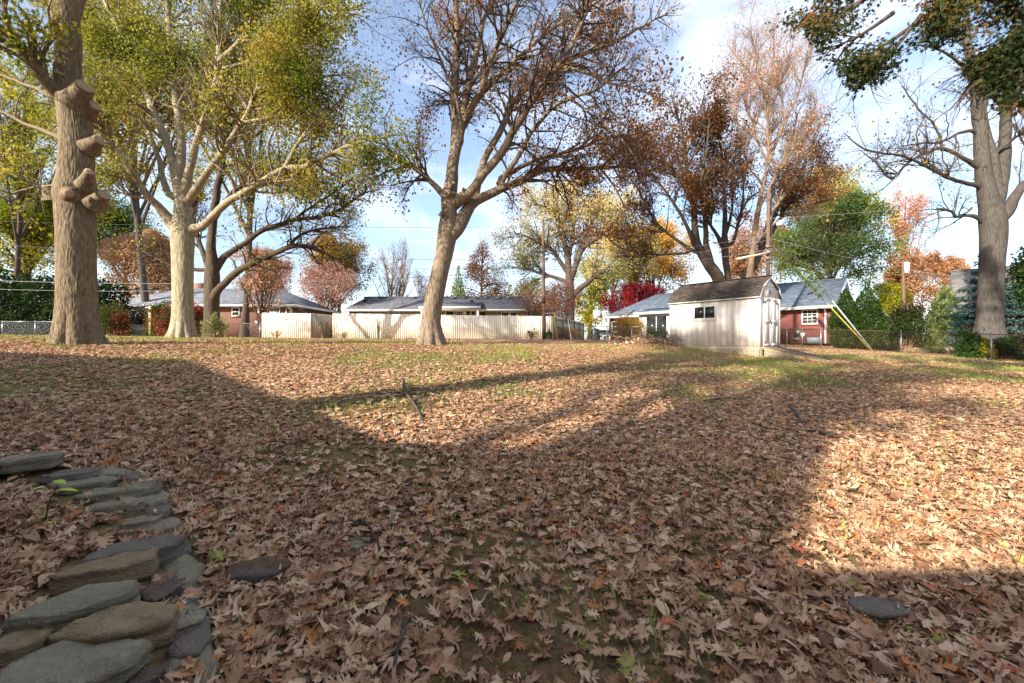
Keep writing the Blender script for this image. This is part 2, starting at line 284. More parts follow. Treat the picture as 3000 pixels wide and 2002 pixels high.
def bark_trunk(mb, path, rg, S=72, rows=140, flare=.3, flare_h=.45, nl=7, furrow=.06, fs=1.0, bumps=()):
    p = fixn(path, rows); T = norm(np.gradient(p[:, :3], axis=0)); U = norm(np.cross(T, np.array([[0, 1., 0]]))); W = np.cross(T, U); th = 2 * np.pi * np.arange(S) / S
    s = np.concatenate([[0], np.cumsum(np.linalg.norm(np.diff(p[:, :3], axis=0), axis=1))]); rad = p[:, 3:4] * np.ones((1, S)); ph = rg.uniform(0, 6.28, 3)
    lob = np.abs(np.sin(nl * th / 2 + ph[0] + .4 * np.sin(2 * th + ph[1]))) ** .8 - .45
    rad = rad * (1 + flare * np.exp(-s / flare_h)[:, None] * lob[None] * 1.6 + .035 * np.sin(3 * th + ph[2])[None])
    z_ = 1
    q = np.stack([np.cos(th)[None] * p[:, 3:4] * 14 * fs, np.sin(th)[None] * p[:, 3:4] * 14 * fs, (s[:, None] * 2.6 * fs) * np.ones((1, S))], -1)
    warp = (vnoise(q * .45, 9) - .5)[..., None] * 1.6; nse = np.abs(vnoise(q + warp, 5) - .5) * 1.3 + np.abs(vnoise(q * .43 + warp, 15) - .5) * .9; rad = rad + furrow * p[:, 3:4] * (nse ** .7 - .5) + .03 * p[:, 3:4] * (vnoise(q * .2, 2) - .5)
    D = np.cos(th)[None, :, None] * U[:, None] + np.sin(th)[None, :, None] * W[:, None]; V = p[:, None, :3] + rad[..., None] * D
    for c, sz, am in bumps:
        d2 = ((V - c) ** 2).sum(-1) / sz ** 2; V = V + D * (am * (np.exp(-d2) * (1 + .5 * np.cos(np.sqrt(d2) * 5))))[..., None]
    i = (np.arange(rows - 1)[:, None] * S + np.arange(S)[None]); j = (np.arange(rows - 1)[:, None] * S + (np.arange(S)[None] + 1) % S)
    mb.add(V.reshape(-1, 3), Q=np.stack([i, j, j + S, i + S], -1).reshape(-1, 4))
# photo crops in which limbs were measured -> pixels of the 3000 px photograph
MAPS = dict(c1=(0, 0, 1 / 1.4930), c2=(950, 0, 1 / 1.4930), c3=(1900, 0, .70153), c8=(1700, 100, .47847), k=(0, 0, 1.27660))
def limb(mapn, Z, pts):          # pts: (x, y, half-width[, depth offset])
    ox, oy, s = MAPS[mapn]; out = []
    for q in pts:
        z = Z + (q[3] if len(q) > 3 else 0); px = ox + q[0] * s; out.append(np.append(P(px, oy + q[1] * s, z), q[2] * s * z / F / math.hypot(1, (px - 1500) / F)))
    return np.array(out)
def traced_tree(name, label, base, Z, mapn, trunk, limbs, bark, leaf, rg, tw=(260, 1500, 4000), lens=((1.2, 3.0), (.5, 1.3), (.25, .6)), nleaf=0, lsize=.1, lkind='kite', clump=.5, spread=.12, rfun=None, bark2=None, twr=1.0, up=.25, grav=0., trunk_kw={}, bumps=(), cat='tree', dz=1.0, mid_r=.05, keep=None, t0=.3, extra=None):
    th = thing(name, label, cat, base); mb = MB(); tp = resample(limb(mapn, Z, trunk), .15); bark_trunk(mb, tp, rg, bumps=bumps, **trunk_kw); ls = []
    axes = [tp]; org = np.array([0, 0, CAMZ])
    for li in limbs:
        m = mapn
        if isinstance(li[0], str): m, li = li[0], li[1]
        q = limb(m, Z, li); pj = lambda v: np.stack([v[:, 0] / v[:, 1], (v[:, 2] - CAMZ) / v[:, 1]], -1) * F; best = None
        for ax in axes:
            d2 = np.linalg.norm(pj(ax) - pj(q[:1]), axis=1); i = int(d2.argmin())
            if best is None or d2[i] < best[0] - 4: best = (d2[i], ax, i)
        dd, ax, i = best; k = (q[:, 1] + ax[i, 1] - q[0, 1]) / q[:, 1]; q[:, :3] = org + (q[:, :3] - org) * k[:, None]; q[:, 3] *= k; back = max(0, i - max(1, int(1.6 * max(q[0, 3], ax[i, 3]) / max(1e-3, np.linalg.norm(ax[1, :3] - ax[0, :3]))))); st = ax[back].copy()
        st[3] = min(ax[back, 3] * .8, q[0, 3] * 1.15); q[0, 3] *= 1.1; r = resample(np.vstack([st, q]), .25); r[2:, :3] += .05 * (np.stack([vnoise(r[2:, :3] * 1.7, 11 + c) for c in range(3)], -1) - .5) * 2; V_, Q_ = tubes(r[None, :, :3], r[None, :, 3], 12); mb.add(V_, Q=Q_); axes.append(r); ls.append(fixn(r, 26))
    if extra is not None: ls += extra
    mb.build('trunk', bark, th, base, smooth=True); A = np.stack(ls); b0 = Br(A[..., :3], A[..., 3])
    b1 = spawn(b0, tw[0], rg, t0, 1, (30, 70), lens[0], 8, up, .17, grav, .55, mid_r, .008); b2 = spawn(b1, tw[1], rg, .2, 1, (25, 65), lens[1], 6, up * .6, .2, grav, .6, .018, .005); b3 = spawn(b2, tw[2], rg, .1, 1, (25, 60), lens[2], 4, .05, .25, grav, .7, .007, .0035)
    b2.R *= twr; b3.R *= twr; m2 = MB(); addbr(m2, b1, 6); addbr(m2, b2, 4); addbr(m2, b3, 3); m2.build('branches', bark2 or bark, th, base, smooth=True)
    if nleaf:
        pos = np.vstack([on_branches(b3, int(nleaf * .6), rg, spread, 0, clump), on_branches(b2, nleaf - int(nleaf * .6), rg, spread, .4, clump)])
        if keep is not None: pos = pos[keep(pos)]
        rn = rfun(pos, rg) if rfun else .5 * fbm(pos * .5, 4) * 1.6 + rg.normal(size=len(pos)) * .16
        m3 = MB(); leaves(m3, pos, rg, lsize, rn, lkind, .5); m3.build('crown', leaf, th, base, rnd=True)
    return th
def hue(lo, hi, f=.45, sd=.15): return lambda p, rg: lo + (hi - lo) * np.clip((fbm(p * f, 6) - .25) * 2.2, 0, 1) + rg.normal(size=len(p)) * sd
B_GREY = barkmat('grey_oak_bark', '302b28', '5f574f'); B_PALE = barkmat('pale_oak_bark', '625849', 'a5997f', '988d76'); B_DARK = barkmat('dark_tree_bark', '2b2521', '5c5045'); B_BROWN = barkmat('brown_oak_bark', '453a31', '8d7c68'); B_TWIG = barkmat('tan_twig_bark', '5a483c', '8c7763')
B_BIG = barkmat('ridged_oak_bark', '3f352b', '8b7a62', '786854', 1.6, .8)
LF = dict(
 olive=leafmat('olive_yellow_oak_leaf', [(0, '566423'), (.25, '7d822f'), (.5, 'a89f40'), (.75, 'c4a64c'), (1, 'a06c38')], .45),
 brown=leafmat('russet_oak_leaf', [(0, '5b3d28'), (.4, '82593a'), (.75, 'a6794f'), (1, 'c29a6c')], .4),
 darkbrown=leafmat('dark_russet_leaf', [(0, '47301f'), (.5, '6f4a2c'), (1, '9c6c3a')], .35),
 green=leafmat('green_leaf', [(0, '2c4220'), (.4, '4a6230'), (.75, '77853f'), (1, 'a8a255')], .4),
 yellow=leafmat('yellow_green_leaf', [(0, '6c7c22'), (.4, '9a9d2e'), (.7, 'c7b53a'), (1, 'dfc25a')], .45),
 straw=leafmat('straw_yellow_leaf', [(0, '7d8148'), (.4, 'a7a264'), (.7, 'd0be82'), (1, 'e6d29c')], .45),
 gold=leafmat('amber_leaf', [(0, '7a6a2c'), (.4, 'b08b3a'), (.7, 'd3a54e'), (1, 'e3b872')], .45),
 goldbrown=leafmat('golden_brown_leaf', [(0, '5a5426'), (.5, '8f7434'), (1, 'bd8f49')], .4),
 orange=leafmat('orange_leaf', [(0, '9c6e4c'), (.5, 'c39a74'), (1, 'dfbd9a')], .4),
 peach=leafmat('peach_leaf', [(0, 'c0815c'), (.5, 'dba47c'), (1, 'ecc39b')], .45),
 pink=leafmat('pinkish_red_leaf', [(0, '9a6a60'), (.5, 'bd9184'), (1, 'd9b5a5')], .4),
 red=leafmat('crimson_leaf', [(0, '4a1018'), (.5, '761a25'), (1, '93302f')], .35),
 redbrown=leafmat('dull_red_leaf', [(0, '5e302c'), (.5, '874a45'), (1, 'a58468')], .4),
 hedge=leafmat('dark_evergreen_leaf', [(0, '16241a'), (.5, '28391f'), (1, '4c5c34')], .2),
 arbor=leafmat('arborvitae_leaf', [(0, '1a2c16'), (.5, '2c421e'), (1, '56682e')], .2),
 spruce=leafmat('blue_spruce_needle', [(0, '1c3330'), (.5, '3a5650'), (1, '5f7a72')], .15),
 pine=leafmat('pale_pine_needle', [(0, '5f7440'), (.5, '8a9a5c'), (1, 'b7bd84')], .3),
 shrub=leafmat('pale_green_shrub_leaf', [(0, '6d7443'), (.5, '9a9a64'), (1, 'c3be8d')], .35),
 burn=leafmat('red_green_bush_leaf', [(0, '2c4220'), (.5, '4c5a2c'), (.62, '7a4a34'), (.82, '96463a'), (1, 'b8705c')], .35),
 tan=leafmat('tan_dry_leaf', [(0, '8a6b34'), (.5, 'b8953f'), (1, 'd7b968')], .4))
# ------------------------------------------------------------------ trees: generated kinds
def crown_tree(name, label, bx, by, Z, cx, top, bot, hw, bark, leaf, seed, nl=7000, ls=.22, tr=5, nlimb=18, n2=240, n3=900, shape='ell', tlow=.35, rf=None, clump=.35, spread=.25, stems=1, trunk_pts=None, wob=.14, fill=0., cat='tree', depth=.85):
    rg = np.random.default_rng(seed); s = 1.2766 * Z / F; b = K(bx, by, Z); c = K(cx, (top + bot) / 2, Z); rx, rz = hw * s / math.hypot(1, (cx * 1.2766 - 1500) / F) ** .8, (bot - top) / 2 * s; ry = rx * depth
    b[2] = min(b[2], gz1(b[0], b[1])) - .05; th = thing(name, label, cat, b); mb = MB(); lim = []; tips = []
    for q in range(stems):
        e = c + np.array([rx * .25 * (q - (stems - 1) / 2) * 2, rg.uniform(-.2, .2) * ry, rz * (.55 if shape != 'cone' else .95)]); t = np.linspace(0, 1, 14)[:, None]; m = (b + e) / 2 + np.array([(c[0] - b[0]) * .1 + rx * .1 * rg.normal(), 0, 0])
        pts = b * (1 - t) ** 2 + 2 * m * t * (1 - t) + e * t ** 2; r = tr * s * (1 if stems == 1 else .65) * (1 - .85 * t[:, 0]) ** .9; r[0] *= 1.35; V_, Q_ = tubes(pts[None], r[None], 10); mb.add(V_, Q=Q_); tips.append((pts, r))
    for q in range(nlimb):
        pts, r = tips[q % stems]; u = tlow + (1 - tlow) * ((q + rg.uniform()) / nlimb) * .92; f = u * 13; i = int(min(f, 12)); o = pts[i] + (pts[i + 1] - pts[i]) * (f - i); r0 = np.interp(u, np.linspace(0, 1, 14), r) * .62
        d = rg.normal(size=3); d[2] = d[2] * .8 + (.25 if shape == 'ell' else .9 if shape == 'vase' else 0); d = norm(d)
        if shape == 'cone':
            h = np.clip((o[2] - (c[2] - rz)) / (2 * rz), 0, 1); a = rg.uniform(0, 6.28); rr = max(.12, 1 - h) * rg.uniform(.75, 1.0); tgt = np.array([c[0] + np.cos(a) * rx * rr, c[1] + np.sin(a) * ry * rr, o[2] + rz * .12])
        else: tgt = c + d * np.array([rx, ry, rz]) * rg.uniform(.72, .98)
        mid = o * .5 + tgt * .5 + np.array([0, 0, .18 * rz if shape != 'vase' else -.05 * rz]) + rg.normal(size=3) * rx * .06; t = np.linspace(0, 1, 10)[:, None]
        lp = o * (1 - t) ** 2 + 2 * mid * t * (1 - t) + tgt * t ** 2; lim.append(np.hstack([lp, (max(r0, .015) * (1 - .85 * t))]))
    A = np.stack(lim); b0 = Br(A[..., :3], A[..., 3]); addbr(mb, b0, 7); mb.build('trunk', bark, th, b, smooth=True)
    up = .15 if shape == 'ell' else .5 if shape == 'vase' else 0.05
    b1 = spawn(b0, n2, rg, .2, 1, (25, 65), (rx * .3, rx * .75), 6, up, wob, 0, .6, .05, .012 * Z / 40); b2 = spawn(b1, n3, rg, .15, 1, (25, 65), (rx * .14, rx * .36), 4, up * .6, wob, 0, .7, .02, .006 * Z / 40)
    m2 = MB(); addbr(m2, b1, 4); addbr(m2, b2, 3); m2.build('branches', bark, th, b)
    if nl:
        nl = int(nl * 1.5); pos = np.vstack([on_branches(b2, int(nl * .7), rg, spread * 1.25, .1, clump), on_branches(b1, int(nl * .3), rg, spread * 1.25, .4, clump)])
        if fill: d = norm(rg.normal(size=(int(nl * fill), 3))) * (rg.uniform(.3, 1, (int(nl * fill), 1)) ** .5) * np.array([rx, ry, rz]); pf = c + d; pf = pf[vnoise(pf * .55, seed) > .42]; pos = np.vstack([pos, pf])
        e = ((pos - c) / np.array([rx, ry, rz])); pos = pos[(e ** 2).sum(1) < 1.25] if shape != 'cone' else pos[np.hypot(e[:, 0], e[:, 1]) < np.clip(1.15 - (e[:, 2] + 1) / 2, .1, 1.1)]
        rn = rf(pos, rg) if rf else hue(.1, .9, 1.2 / max(rx, .5), .16)(pos, rg); m3 = MB(); leaves(m3, pos, rg, ls, rn); m3.build('crown', leaf, th, b, rnd=True)
    return th
def bush(name, label, kx, kb, Z, hw, top, leaf, seed, n=2500, ls=.08, nst=14, cat='shrub', bark=B_TWIG, rf=None, dens=0.5, upr=.3, depth=.8, gnd=True, ragged=.35):
    rg = np.random.default_rng(seed); s = 1.2766 * Z / F; b = K(kx, kb, Z)
    if gnd: b[2] = gz1(b[0], b[1]) - .02
    H = K(kx, top, Z)[2] - b[2]; rx = hw * s; th = thing(name, label, cat, b); a = rg.uniform(0, 6.28, nst); rr = np.sqrt(rg.uniform(0, 1, nst)); t = np.linspace(0, 1, 7)[None, :, None]
    o = b + np.stack([np.cos(a) * rr * rx * .2, np.sin(a) * rr * rx * .2 * depth, 0 * a], -1); e = b + np.stack([np.cos(a) * rr * rx * .85, np.sin(a) * rr * rx * .85 * depth, H * (1.0 - .45 * rr ** 2) * rg.uniform(.7, .98, nst)], -1); m = o * .4 + e * .6 + np.array([0, 0, H * .12])
    Pn = o[:, None] * (1 - t) ** 2 + 2 * m[:, None] * t * (1 - t) + e[:, None] * t ** 2; Rn = np.linspace(.022, .006, 7)[None] * np.ones((nst, 1)) * max(.5, H / 2); b0 = Br(Pn, Rn)
    rx *= 1.0; b1 = spawn(b0, nst * 9, rg, .2, 1, (20, 60), (H * .12, H * .34), 5, upr, .18, 0, .7, .012, .004); m1 = MB(); addbr(m1, b0, 5); addbr(m1, b1, 3); m1.build('stem', bark, th, b)
    pos = on_branches(b1, int(n * (1 - dens)), rg, .05 * H, .1); nf = int(n * dens * 2.2); d = norm(rg.normal(size=(nf, 3))); d[:, 2] = np.abs(d[:, 2]); rad = rg.uniform(.25, 1, (nf, 1)) ** .4; rad = rad * (1 - ragged + ragged * 1.4 * vnoise(d * 3.2 + seed, 1)[:, None])
    pf = b + d * rad * np.array([rx, rx * depth, H]); pf = pf[vnoise(pf * 2.2 / max(.6, H) * 1.5, seed) > .40][:int(n * dens)]; pos = np.vstack([pos, pf]); pos = pos[pos[:, 2] > b[2] + .03]
    rn = rf(pos, rg) if rf else hue(.05, .95, 1.6 / max(.5, H), .18)(pos, rg); m2 = MB(); leaves(m2, pos, rg, ls, rn, droop=-.2); m2.build('foliage', leaf, th, b, rnd=True); return th
def evergreen(name, label, kx, kb, Z, hw, top, leaf, seed, n=6000, ls=.12, prof=None, rough=.18, cat='evergreen', bark=B_DARK, layered=0, gnd=True, zb=None):
    rg = np.random.default_rng(seed); s = 1.2766 * Z / F; b = K(kx, kb, Z)
    if gnd: b[2] = gz1(b[0], b[1]) - .02
    H = K(kx, top, Z)[2] - b[2]; rx = hw * s; th = thing(name, label, cat, b); m1 = MB(); m1.tube([b, b + np.array([0, 0, H * .95])], [.05 * H * .4 + .03, .01], 8)
    prof = prof or (lambda h: (1 - h) ** .75); h = 1 - np.sqrt(rg.uniform(0, 1, n)); a = rg.uniform(0, 6.28, n); dd = np.stack([np.cos(a), np.sin(a), 0 * a], -1)
    q = np.stack([np.cos(a) * 2.2, np.sin(a) * 2.2, h * H * 2.2 / max(rx, .3) * .6], -1); k = prof(h) * (1 - rough + rough * 2 * vnoise(q * 1.6 + seed, 2)); rad = k * (rg.uniform(.0, 1, n) ** (.22 if not layered else .45))
    z = h * H
    if layered: st = H / layered; z = (np.floor(h * layered) + .5 + .34 * rg.normal(size=n) * .5) * st - rad * st * .5 + st * .2
    pos = b + dd * (rad * rx)[:, None] + np.stack([0 * z, 0 * z, np.clip(z, .03, H)], -1); out = norm(dd * (1.0 if layered else .45) + np.array([0, 0, -.1 if layered else 1.0]))
    nb = layered * 9 if layered else 40; hb = rg.uniform(.03, .93, nb); ab = rg.uniform(0, 6.28, nb); t = np.linspace(0, 1, 5)[None, :, None]; o = b + np.stack([0 * hb, 0 * hb, hb * H], -1); e = o + np.stack([np.cos(ab), np.sin(ab), 0 * ab], -1) * (prof(hb) * rx * .85)[:, None] + np.array([0, 0, .05 * H]); Pn = o[:, None] * (1 - t) + e[:, None] * t; addbr(m1, Br(Pn, np.linspace(.02, .005, 5)[None] * np.ones((nb, 1))), 4); m1.build('trunk', bark, th, b, smooth=True)
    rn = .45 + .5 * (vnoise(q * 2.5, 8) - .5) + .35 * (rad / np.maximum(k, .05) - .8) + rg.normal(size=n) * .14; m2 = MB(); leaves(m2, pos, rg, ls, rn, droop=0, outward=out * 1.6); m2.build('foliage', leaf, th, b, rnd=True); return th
# ------------------------------------------------------------------ trees: the five big ones, limbs measured one by one
rg = np.random.default_rng(21)
base1 = P(228, 1009, 10.5); base1[2] = gz1(base1[0], base1[1]) - .05
tk1 = [(345,1525,128),(343,1470,112),(340,1390,99),(337,1200,92),(335,1000,93),(332,900,97),(335,840,105),(335,760,86),(338,620,82),(322,480,76),(302,400,70),(298,300,63),(300,200,64),(290,100,68),(280,0,66),(268,-150,56),(262,-400,40),(255,-700,16)]
def s1(cx, cy, dz=-.45): return P(cx / 1.493, cy / 1.493, 10.5 + dz)
bm1 = [(s1(302,842,-.62), .17, .10), (s1(228,812,-.1), .15, .16), (s1(238,95,-.5), .09, .07), (s1(290,682,-.55), .13, .05), (s1(375,755,-.5), .14, .10), (s1(450,855,-.1), .14, .13), (s1(420,620,-.1), .12, .10), (s1(355,400,-.3), .16, .12)]
w = lambda *p: fixn(resample(np.array(p), .4), 26)
top1 = P(285 / 1.493, -20 / 1.493, 10.5)
ex1 = [w((top1[0],10.5,9.2,.22),(top1[0]+1.6,9.4,11.5,.17),(-4.2,7.4,13.0,.11),(-1.6,5.2,13.8,.05)), w((top1[0],10.5,9.9,.2),(-7.2,8.2,12.6,.15),(-6.3,5.4,14.2,.1),(-5.2,2.4,15,.05)), w((top1[0],10.5,10.6,.2),(-7.5,11.8,13.5,.15),(-5.2,13,15.5,.1),(-2.8,14,17,.05)), w((top1[0],10.5,11.5,.2),(-11.8,9.4,14.5,.12),(-13.5,8.5,16,.06)), w((top1[0],10.5,10.2,.16),(-5.8,10.0,12,.12),(-2.6,9.4,13.2,.08),(.6,8.6,13.8,.04))]  # unseen limb lines above the frame, added to dapple the shed with shade
t1 = traced_tree('oak_tree', 'massive ridged-bark oak with sawn limb stubs and burls, nearest the stone wall', base1, 10.5, 'c1', tk1,
 [[(292,432,50),(230,380,40,-.3),(140,275,31,-.7),(70,190,26,-1.),(0,125,22,-1.3),(-120,30,18,-1.6),(-260,-60,9,-2)],[(250,600,15,.2),(190,575,12,.5),(100,535,10,.8),(0,490,8,1.1),(-100,460,4,1.3)],[(240,425,13,.2),(150,385,11,.6),(70,360,9,1),(0,330,7,1.3),(-90,300,4,1.5)],
  [(215,828,9),(140,826,7,.2),(80,832,6,.3),(40,850,5,.3),(0,862,3,.4)],[(310,60,40),(350,-30,34,.2),(400,-150,25,.4),(460,-350,10,.6)],[(270,-60,38),(220,-200,28,-.5),(160,-400,12,-1)]], B_BIG, LF['olive'], rg, tw=(170, 950, 2600), lens=((1., 2.4), (.5, 1.1), (.25, .5)), nleaf=9500, lsize=.14, lkind='oak', clump=.6, spread=.13, rfun=lambda p, r: .1 + .9 * np.clip((fbm(p * .55, 6) - .3) * 2, 0, 1) + r.normal(size=len(p)) * .2, trunk_kw=dict(S=200, rows=360, flare=.26, flare_h=.42, nl=8, furrow=.06, fs=1.9), bumps=bm1, extra=ex1)
def stub(th, base, a, b, r, bark, wood):
    a, b = np.array(a), np.array(b); d = norm(b - a); m = MB(); pts = [a - d * .1, a, a * .4 + b * .6, b]; rr = [r * 1.9, r * 1.5, r * 1.1, r]; m.tube(pts, rr, 14, cap=False); o = m.build('limb_stub', bark, th, base, smooth=True)
    c = MB(); c.tube([b - d * .01, b + d * .006, b + d * .012], [r * .99, r * .97, r * .5], 14); c.build('sawn_face', wood, o, None).location = -np.asarray(base); return o
SAWN = plain('sawn_oak_face', 'a88d6c', .85, var=.25, nscale=18)
for a, b, r in [((335,440,-.2),(372,378,-.35),.19),((385,490,.0),(418,462,-.1),.13),((400,640,-.05),(432,612,-.15),.13),((372,800,-.35),(392,752,-.52),.10),((425,885,.0),(456,852,-.1),.14),((303,850,-.5),(301,846,-.66),.10),((240,97,-.45),(237,94,-.6),.06),((235,850,.0),(214,812,-.1),.15)]: stub(t1, base1, s1(*a), s1(*b), r, B_BIG, SAWN)
rg = np.random.default_rng(22); base2 = P(535, 994, 17.0); base2[2] = gz1(base2[0], base2[1]) - .05
ltr2 = [[(740,965,30,-.2),(690,900,22,-.5),(640,850,20,-.8),(560,740,18,-1.2),(470,600,15,-1.6),(420,530,13,-1.8),(380,470,10,-2),(300,340,5,-2)],[(790,880,28),(768,760,22),(720,600,21,.3),(650,430,19,.6),(590,290,17,.9),(530,150,15,1.1),(460,0,13,1.3),(380,-200,6,1.5)],
 [(785,800,24,.3),(792,600,21,.6),(770,450,19,.9),(750,250,17,1.3),(740,100,14,1.5),(730,0,12,1.7),(720,-200,5,2)],[(805,860,24,-.2),(840,700,18,-.4),(880,560,17,-.5),(930,430,16,-.6),(960,280,15,-.7),(955,120,12,-.8),(965,0,11,-.9),(980,-180,5,-1)],[(960,270,13,-.7),(1040,190,12,-1),(1100,90,10,-1.3),(1180,0,8,-1.6),(1260,-120,4,-2)],
 [(830,870,20,-.3),(880,790,18,-.6),(960,690,16,-1),(1060,540,14,-1.5),(1130,400,12,-1.9),(1230,270,10,-2.3),(1300,110,8,-2.7),(1340,0,6,-3)],[(1200,310,9,-2.2),(1300,200,8,-2.6),(1420,100,6,-3),(1500,50,4,-3.3),(1600,10,3,-3.5)],
 [(835,1012,24,-.2),(900,980,19,-.6),(980,900,18,-1),(1100,820,16,-1.5),(1220,755,15,-2),(1340,720,12,-2.4),(1440,680,10,-2.8),(1530,640,8,-3.1),(1640,610,5,-3.4),(1760,590,3,-3.7)],[(735,850,16,.5),(690,680,13,1),(640,560,12,1.4),(580,400,11,1.8),(510,250,10,2.1),(440,130,8,2.4),(370,80,6,2.7),(280,0,3,3)],[(1240,745,9,-2),(1310,620,8,-2.1),(1370,540,6,-2.2),(1450,470,5,-2.4),(1560,380,3,-2.6)],
 [(1060,540,9,-1.5),(1180,510,7,-1.9),(1290,470,5,-2.2),(1420,440,3,-2.5)],[(980,300,8,-.8),(1100,270,7,-1.2),(1240,265,5,-1.7),(1400,240,3,-2.1)],[(1130,400,8,-1.9),(1290,360,6,-2.4),(1420,330,5,-2.8),(1540,330,3,-3)],[(700,600,8,0),(610,520,6,-.6),(520,480,4,-1),(440,470,3,-1.3)],[(650,870,8,-.6),(560,850,6,-.9),(460,820,4,-1.2),(400,810,3,-1.3)]]
rf2 = lambda p, r: np.clip(.08 + .6 * (fbm(p * .5, 6) - .25) * 2.2, 0, .8) + .3 * np.clip((p[:, 0] + 4.5) / 3, 0, 1) + r.normal(size=len(p)) * .13
t2 = traced_tree('oak_tree', 'pale sunlit oak with many spreading limbs and yellow-green leaves, left of the wooden fence', base2, 17.0, 'c1', [(800,1490,72),(800,1440,58),(800,1380,50),(800,1250,49),(800,1120,51),(800,1030,55),(800,970,48),(797,900,36),(790,840,26),(788,790,18)], ltr2, B_PALE, LF['olive'], rg, tw=(560, 4200, 9000), lens=((1.2, 3.4), (.5, 1.4), (.25, .6)), twr=.8, nleaf=88000, lsize=.105, clump=.7, bark2=B_BROWN, spread=.2, rfun=rf2, up=.1, trunk_kw=dict(S=96, rows=180, flare=.3, flare_h=.35, nl=9, furrow=.06, fs=1.1))  # branches take a darker bark that paints in the shade on the limbs
rg = np.random.default_rng(23); base3 = P(620, 990, 23.); base3[2] = gz1(base3[0], base3[1]) - .05
t3 = traced_tree('bare_tree', 'dark thick-trunked tree with low arching limbs, just behind the pale oak', base3, 23., 'k', [(488,785,26),(487,740,20),(486,690,19),(487,640,19),(487,600,15),(485,560,11),(493,472,9)],
 [[(486,700,13),(504,661,10,-.4),(546,624,9,-.8),(603,593,7.5,-1.2),(661,569,6.5,-1.6),(700,566,5.5,-1.8),(735,577,4.5,-2),(770,596,3,-2.2),(795,616,2,-2.3)],[(490,625,11),(515,590,8.5,.3),(551,567,7.5,.6),(603,530,6.5,.9),(672,506,5.5,1.2),(735,498,4.5,1.5),(777,483,3.5,1.7),(840,440,2,2)],[(488,600,13),(485,560,11),(493,472,9.5),(505,400,8.5),(512,330,7.5),(509,262,6.5),(505,150,5),(500,20,2.5)],
  [(487,640,9),(470,590,7,.5),(452,540,6,.9),(440,470,5,1.2),(430,380,3,1.4)],[(493,500,7),(530,450,6,-.5),(575,415,5,-.9),(640,400,3.5,-1.2),(700,420,2,-1.4)],[(661,569,4,-1.6),(690,540,3.5,-1.6),(740,525,3,-1.6),(800,520,2,-1.6)],[(672,506,3.5,1.2),(720,470,3,1.3),(770,440,2.5,1.4),(820,400,1.5,1.5)],[(505,300,5),(540,220,4,.5),(560,120,3,.8),(580,0,2,1)],[(455,620,5,.4),(400,612,4,.2),(350,590,3,0),(310,575,2,0)]],
 B_DARK, LF['olive'], rg, twr=.8, tw=(260, 1900, 5200), lens=((1.2, 3.2), (.6, 1.5), (.3, .8)), nleaf=15000, lsize=.15, clump=.35, spread=.2, keep=lambda p: (p[:, 2] > 9.5) | (vnoise(p * 7) > .70), trunk_kw=dict(S=60, rows=110, flare=.2, nl=6, furrow=.08, fs=.9))
rg = np.random.default_rng(24); base4 = P(1262, 1012, 16.); base4[2] = gz1(base4[0], base4[1]) - .05
l4 = [[(545,890,32),(560,750,26),(577,600,23,.2),(570,450,19,.4),(575,300,16,.5),(580,150,14,.6),(575,0,12,.7),(560,-200,5,.9)],[(585,620,20,.3),(615,450,17,.6),(632,360,15,.8),(680,180,11,1.1),(705,70,9,1.3),(750,-20,7,1.5),(800,-200,3,1.8)],[(565,890,28,-.2),(640,838,21,-.6),(700,760,19,-.9),(760,690,18,-1.2),(820,590,17,-1.5),(880,490,16,-1.8),(960,370,14,-2.1),(1020,290,12,-2.3),(1090,190,10,-2.5),(1140,70,8,-2.7),(1170,-20,6,-2.8),(1230,-160,3,-3)],
 [(580,1000,32,.1),(640,895,24,.3),(740,840,19,.5),(860,790,16,.7),(960,745,13,.8),(1080,740,10,.9),(1200,735,8,1),(1330,730,6,1.1),(1420,760,3,1.2)],[(650,880,17,.6),(700,700,15,1),(760,590,14,1.3),(830,450,12,1.6),(930,350,11,1.8),(1020,290,10,2),(1150,230,8,2.2),(1260,190,7,2.4),(1400,110,5,2.6),(1500,60,3,2.8)],[(610,545,14,-.2),(680,400,13,-.6),(740,230,11,-1),(800,100,9,-1.3),(850,0,8,-1.5),(900,-150,3,-1.8)],[(640,470,13,.8),(720,380,12,1.1),(840,260,10,1.4),(960,150,8,1.7),(1060,90,7,1.9),(1180,20,5,2.1),(1280,-60,3,2.3)],
 [(522,852,14,-.2),(460,790,11,-.5),(390,740,10,-.8),(310,690,8,-1.1),(230,650,6,-1.4),(150,640,4,-1.7)],[(790,760,11,.6),(850,680,10,.4),(920,560,9,.2),(1000,470,8,0),(1100,420,7,-.2),(1200,390,5,-.4),(1290,310,4,-.6),(1380,250,2,-.8)],[(770,780,11,.6),(900,710,9,1),(1010,680,8,1.3),(1120,650,7,1.6),(1200,610,6,1.8),(1350,590,4,2.1),(1450,560,2,2.3)],[(1030,290,7,-2.2),(1150,320,6,-2.6),(1260,370,5,-3),(1380,400,4,-3.3),(1480,440,2,-3.6)],[(1020,400,6,0),(1140,480,5,-.5),(1240,560,4,-.8),(1320,640,3,-1),(1380,720,2,-1.2)],[(1000,735,6,.8),(1060,790,4,.5),(1120,860,3,.3),(1150,920,2,.2)],[(600,620,9,-.5),(590,480,7,-1),(540,330,6,-1.5),(480,200,5,-2),(430,60,4,-2.4),(400,-80,2,-2.6)],[(1200,735,5,1),(1270,820,4,.8),(1310,900,3,.6),(1370,960,2,.5)]]
rf4 = lambda p, r: .15 + .8 * np.clip((fbm(p * .6, 6) - .28) * 2.2, 0, 1) + r.normal(size=len(p)) * .18
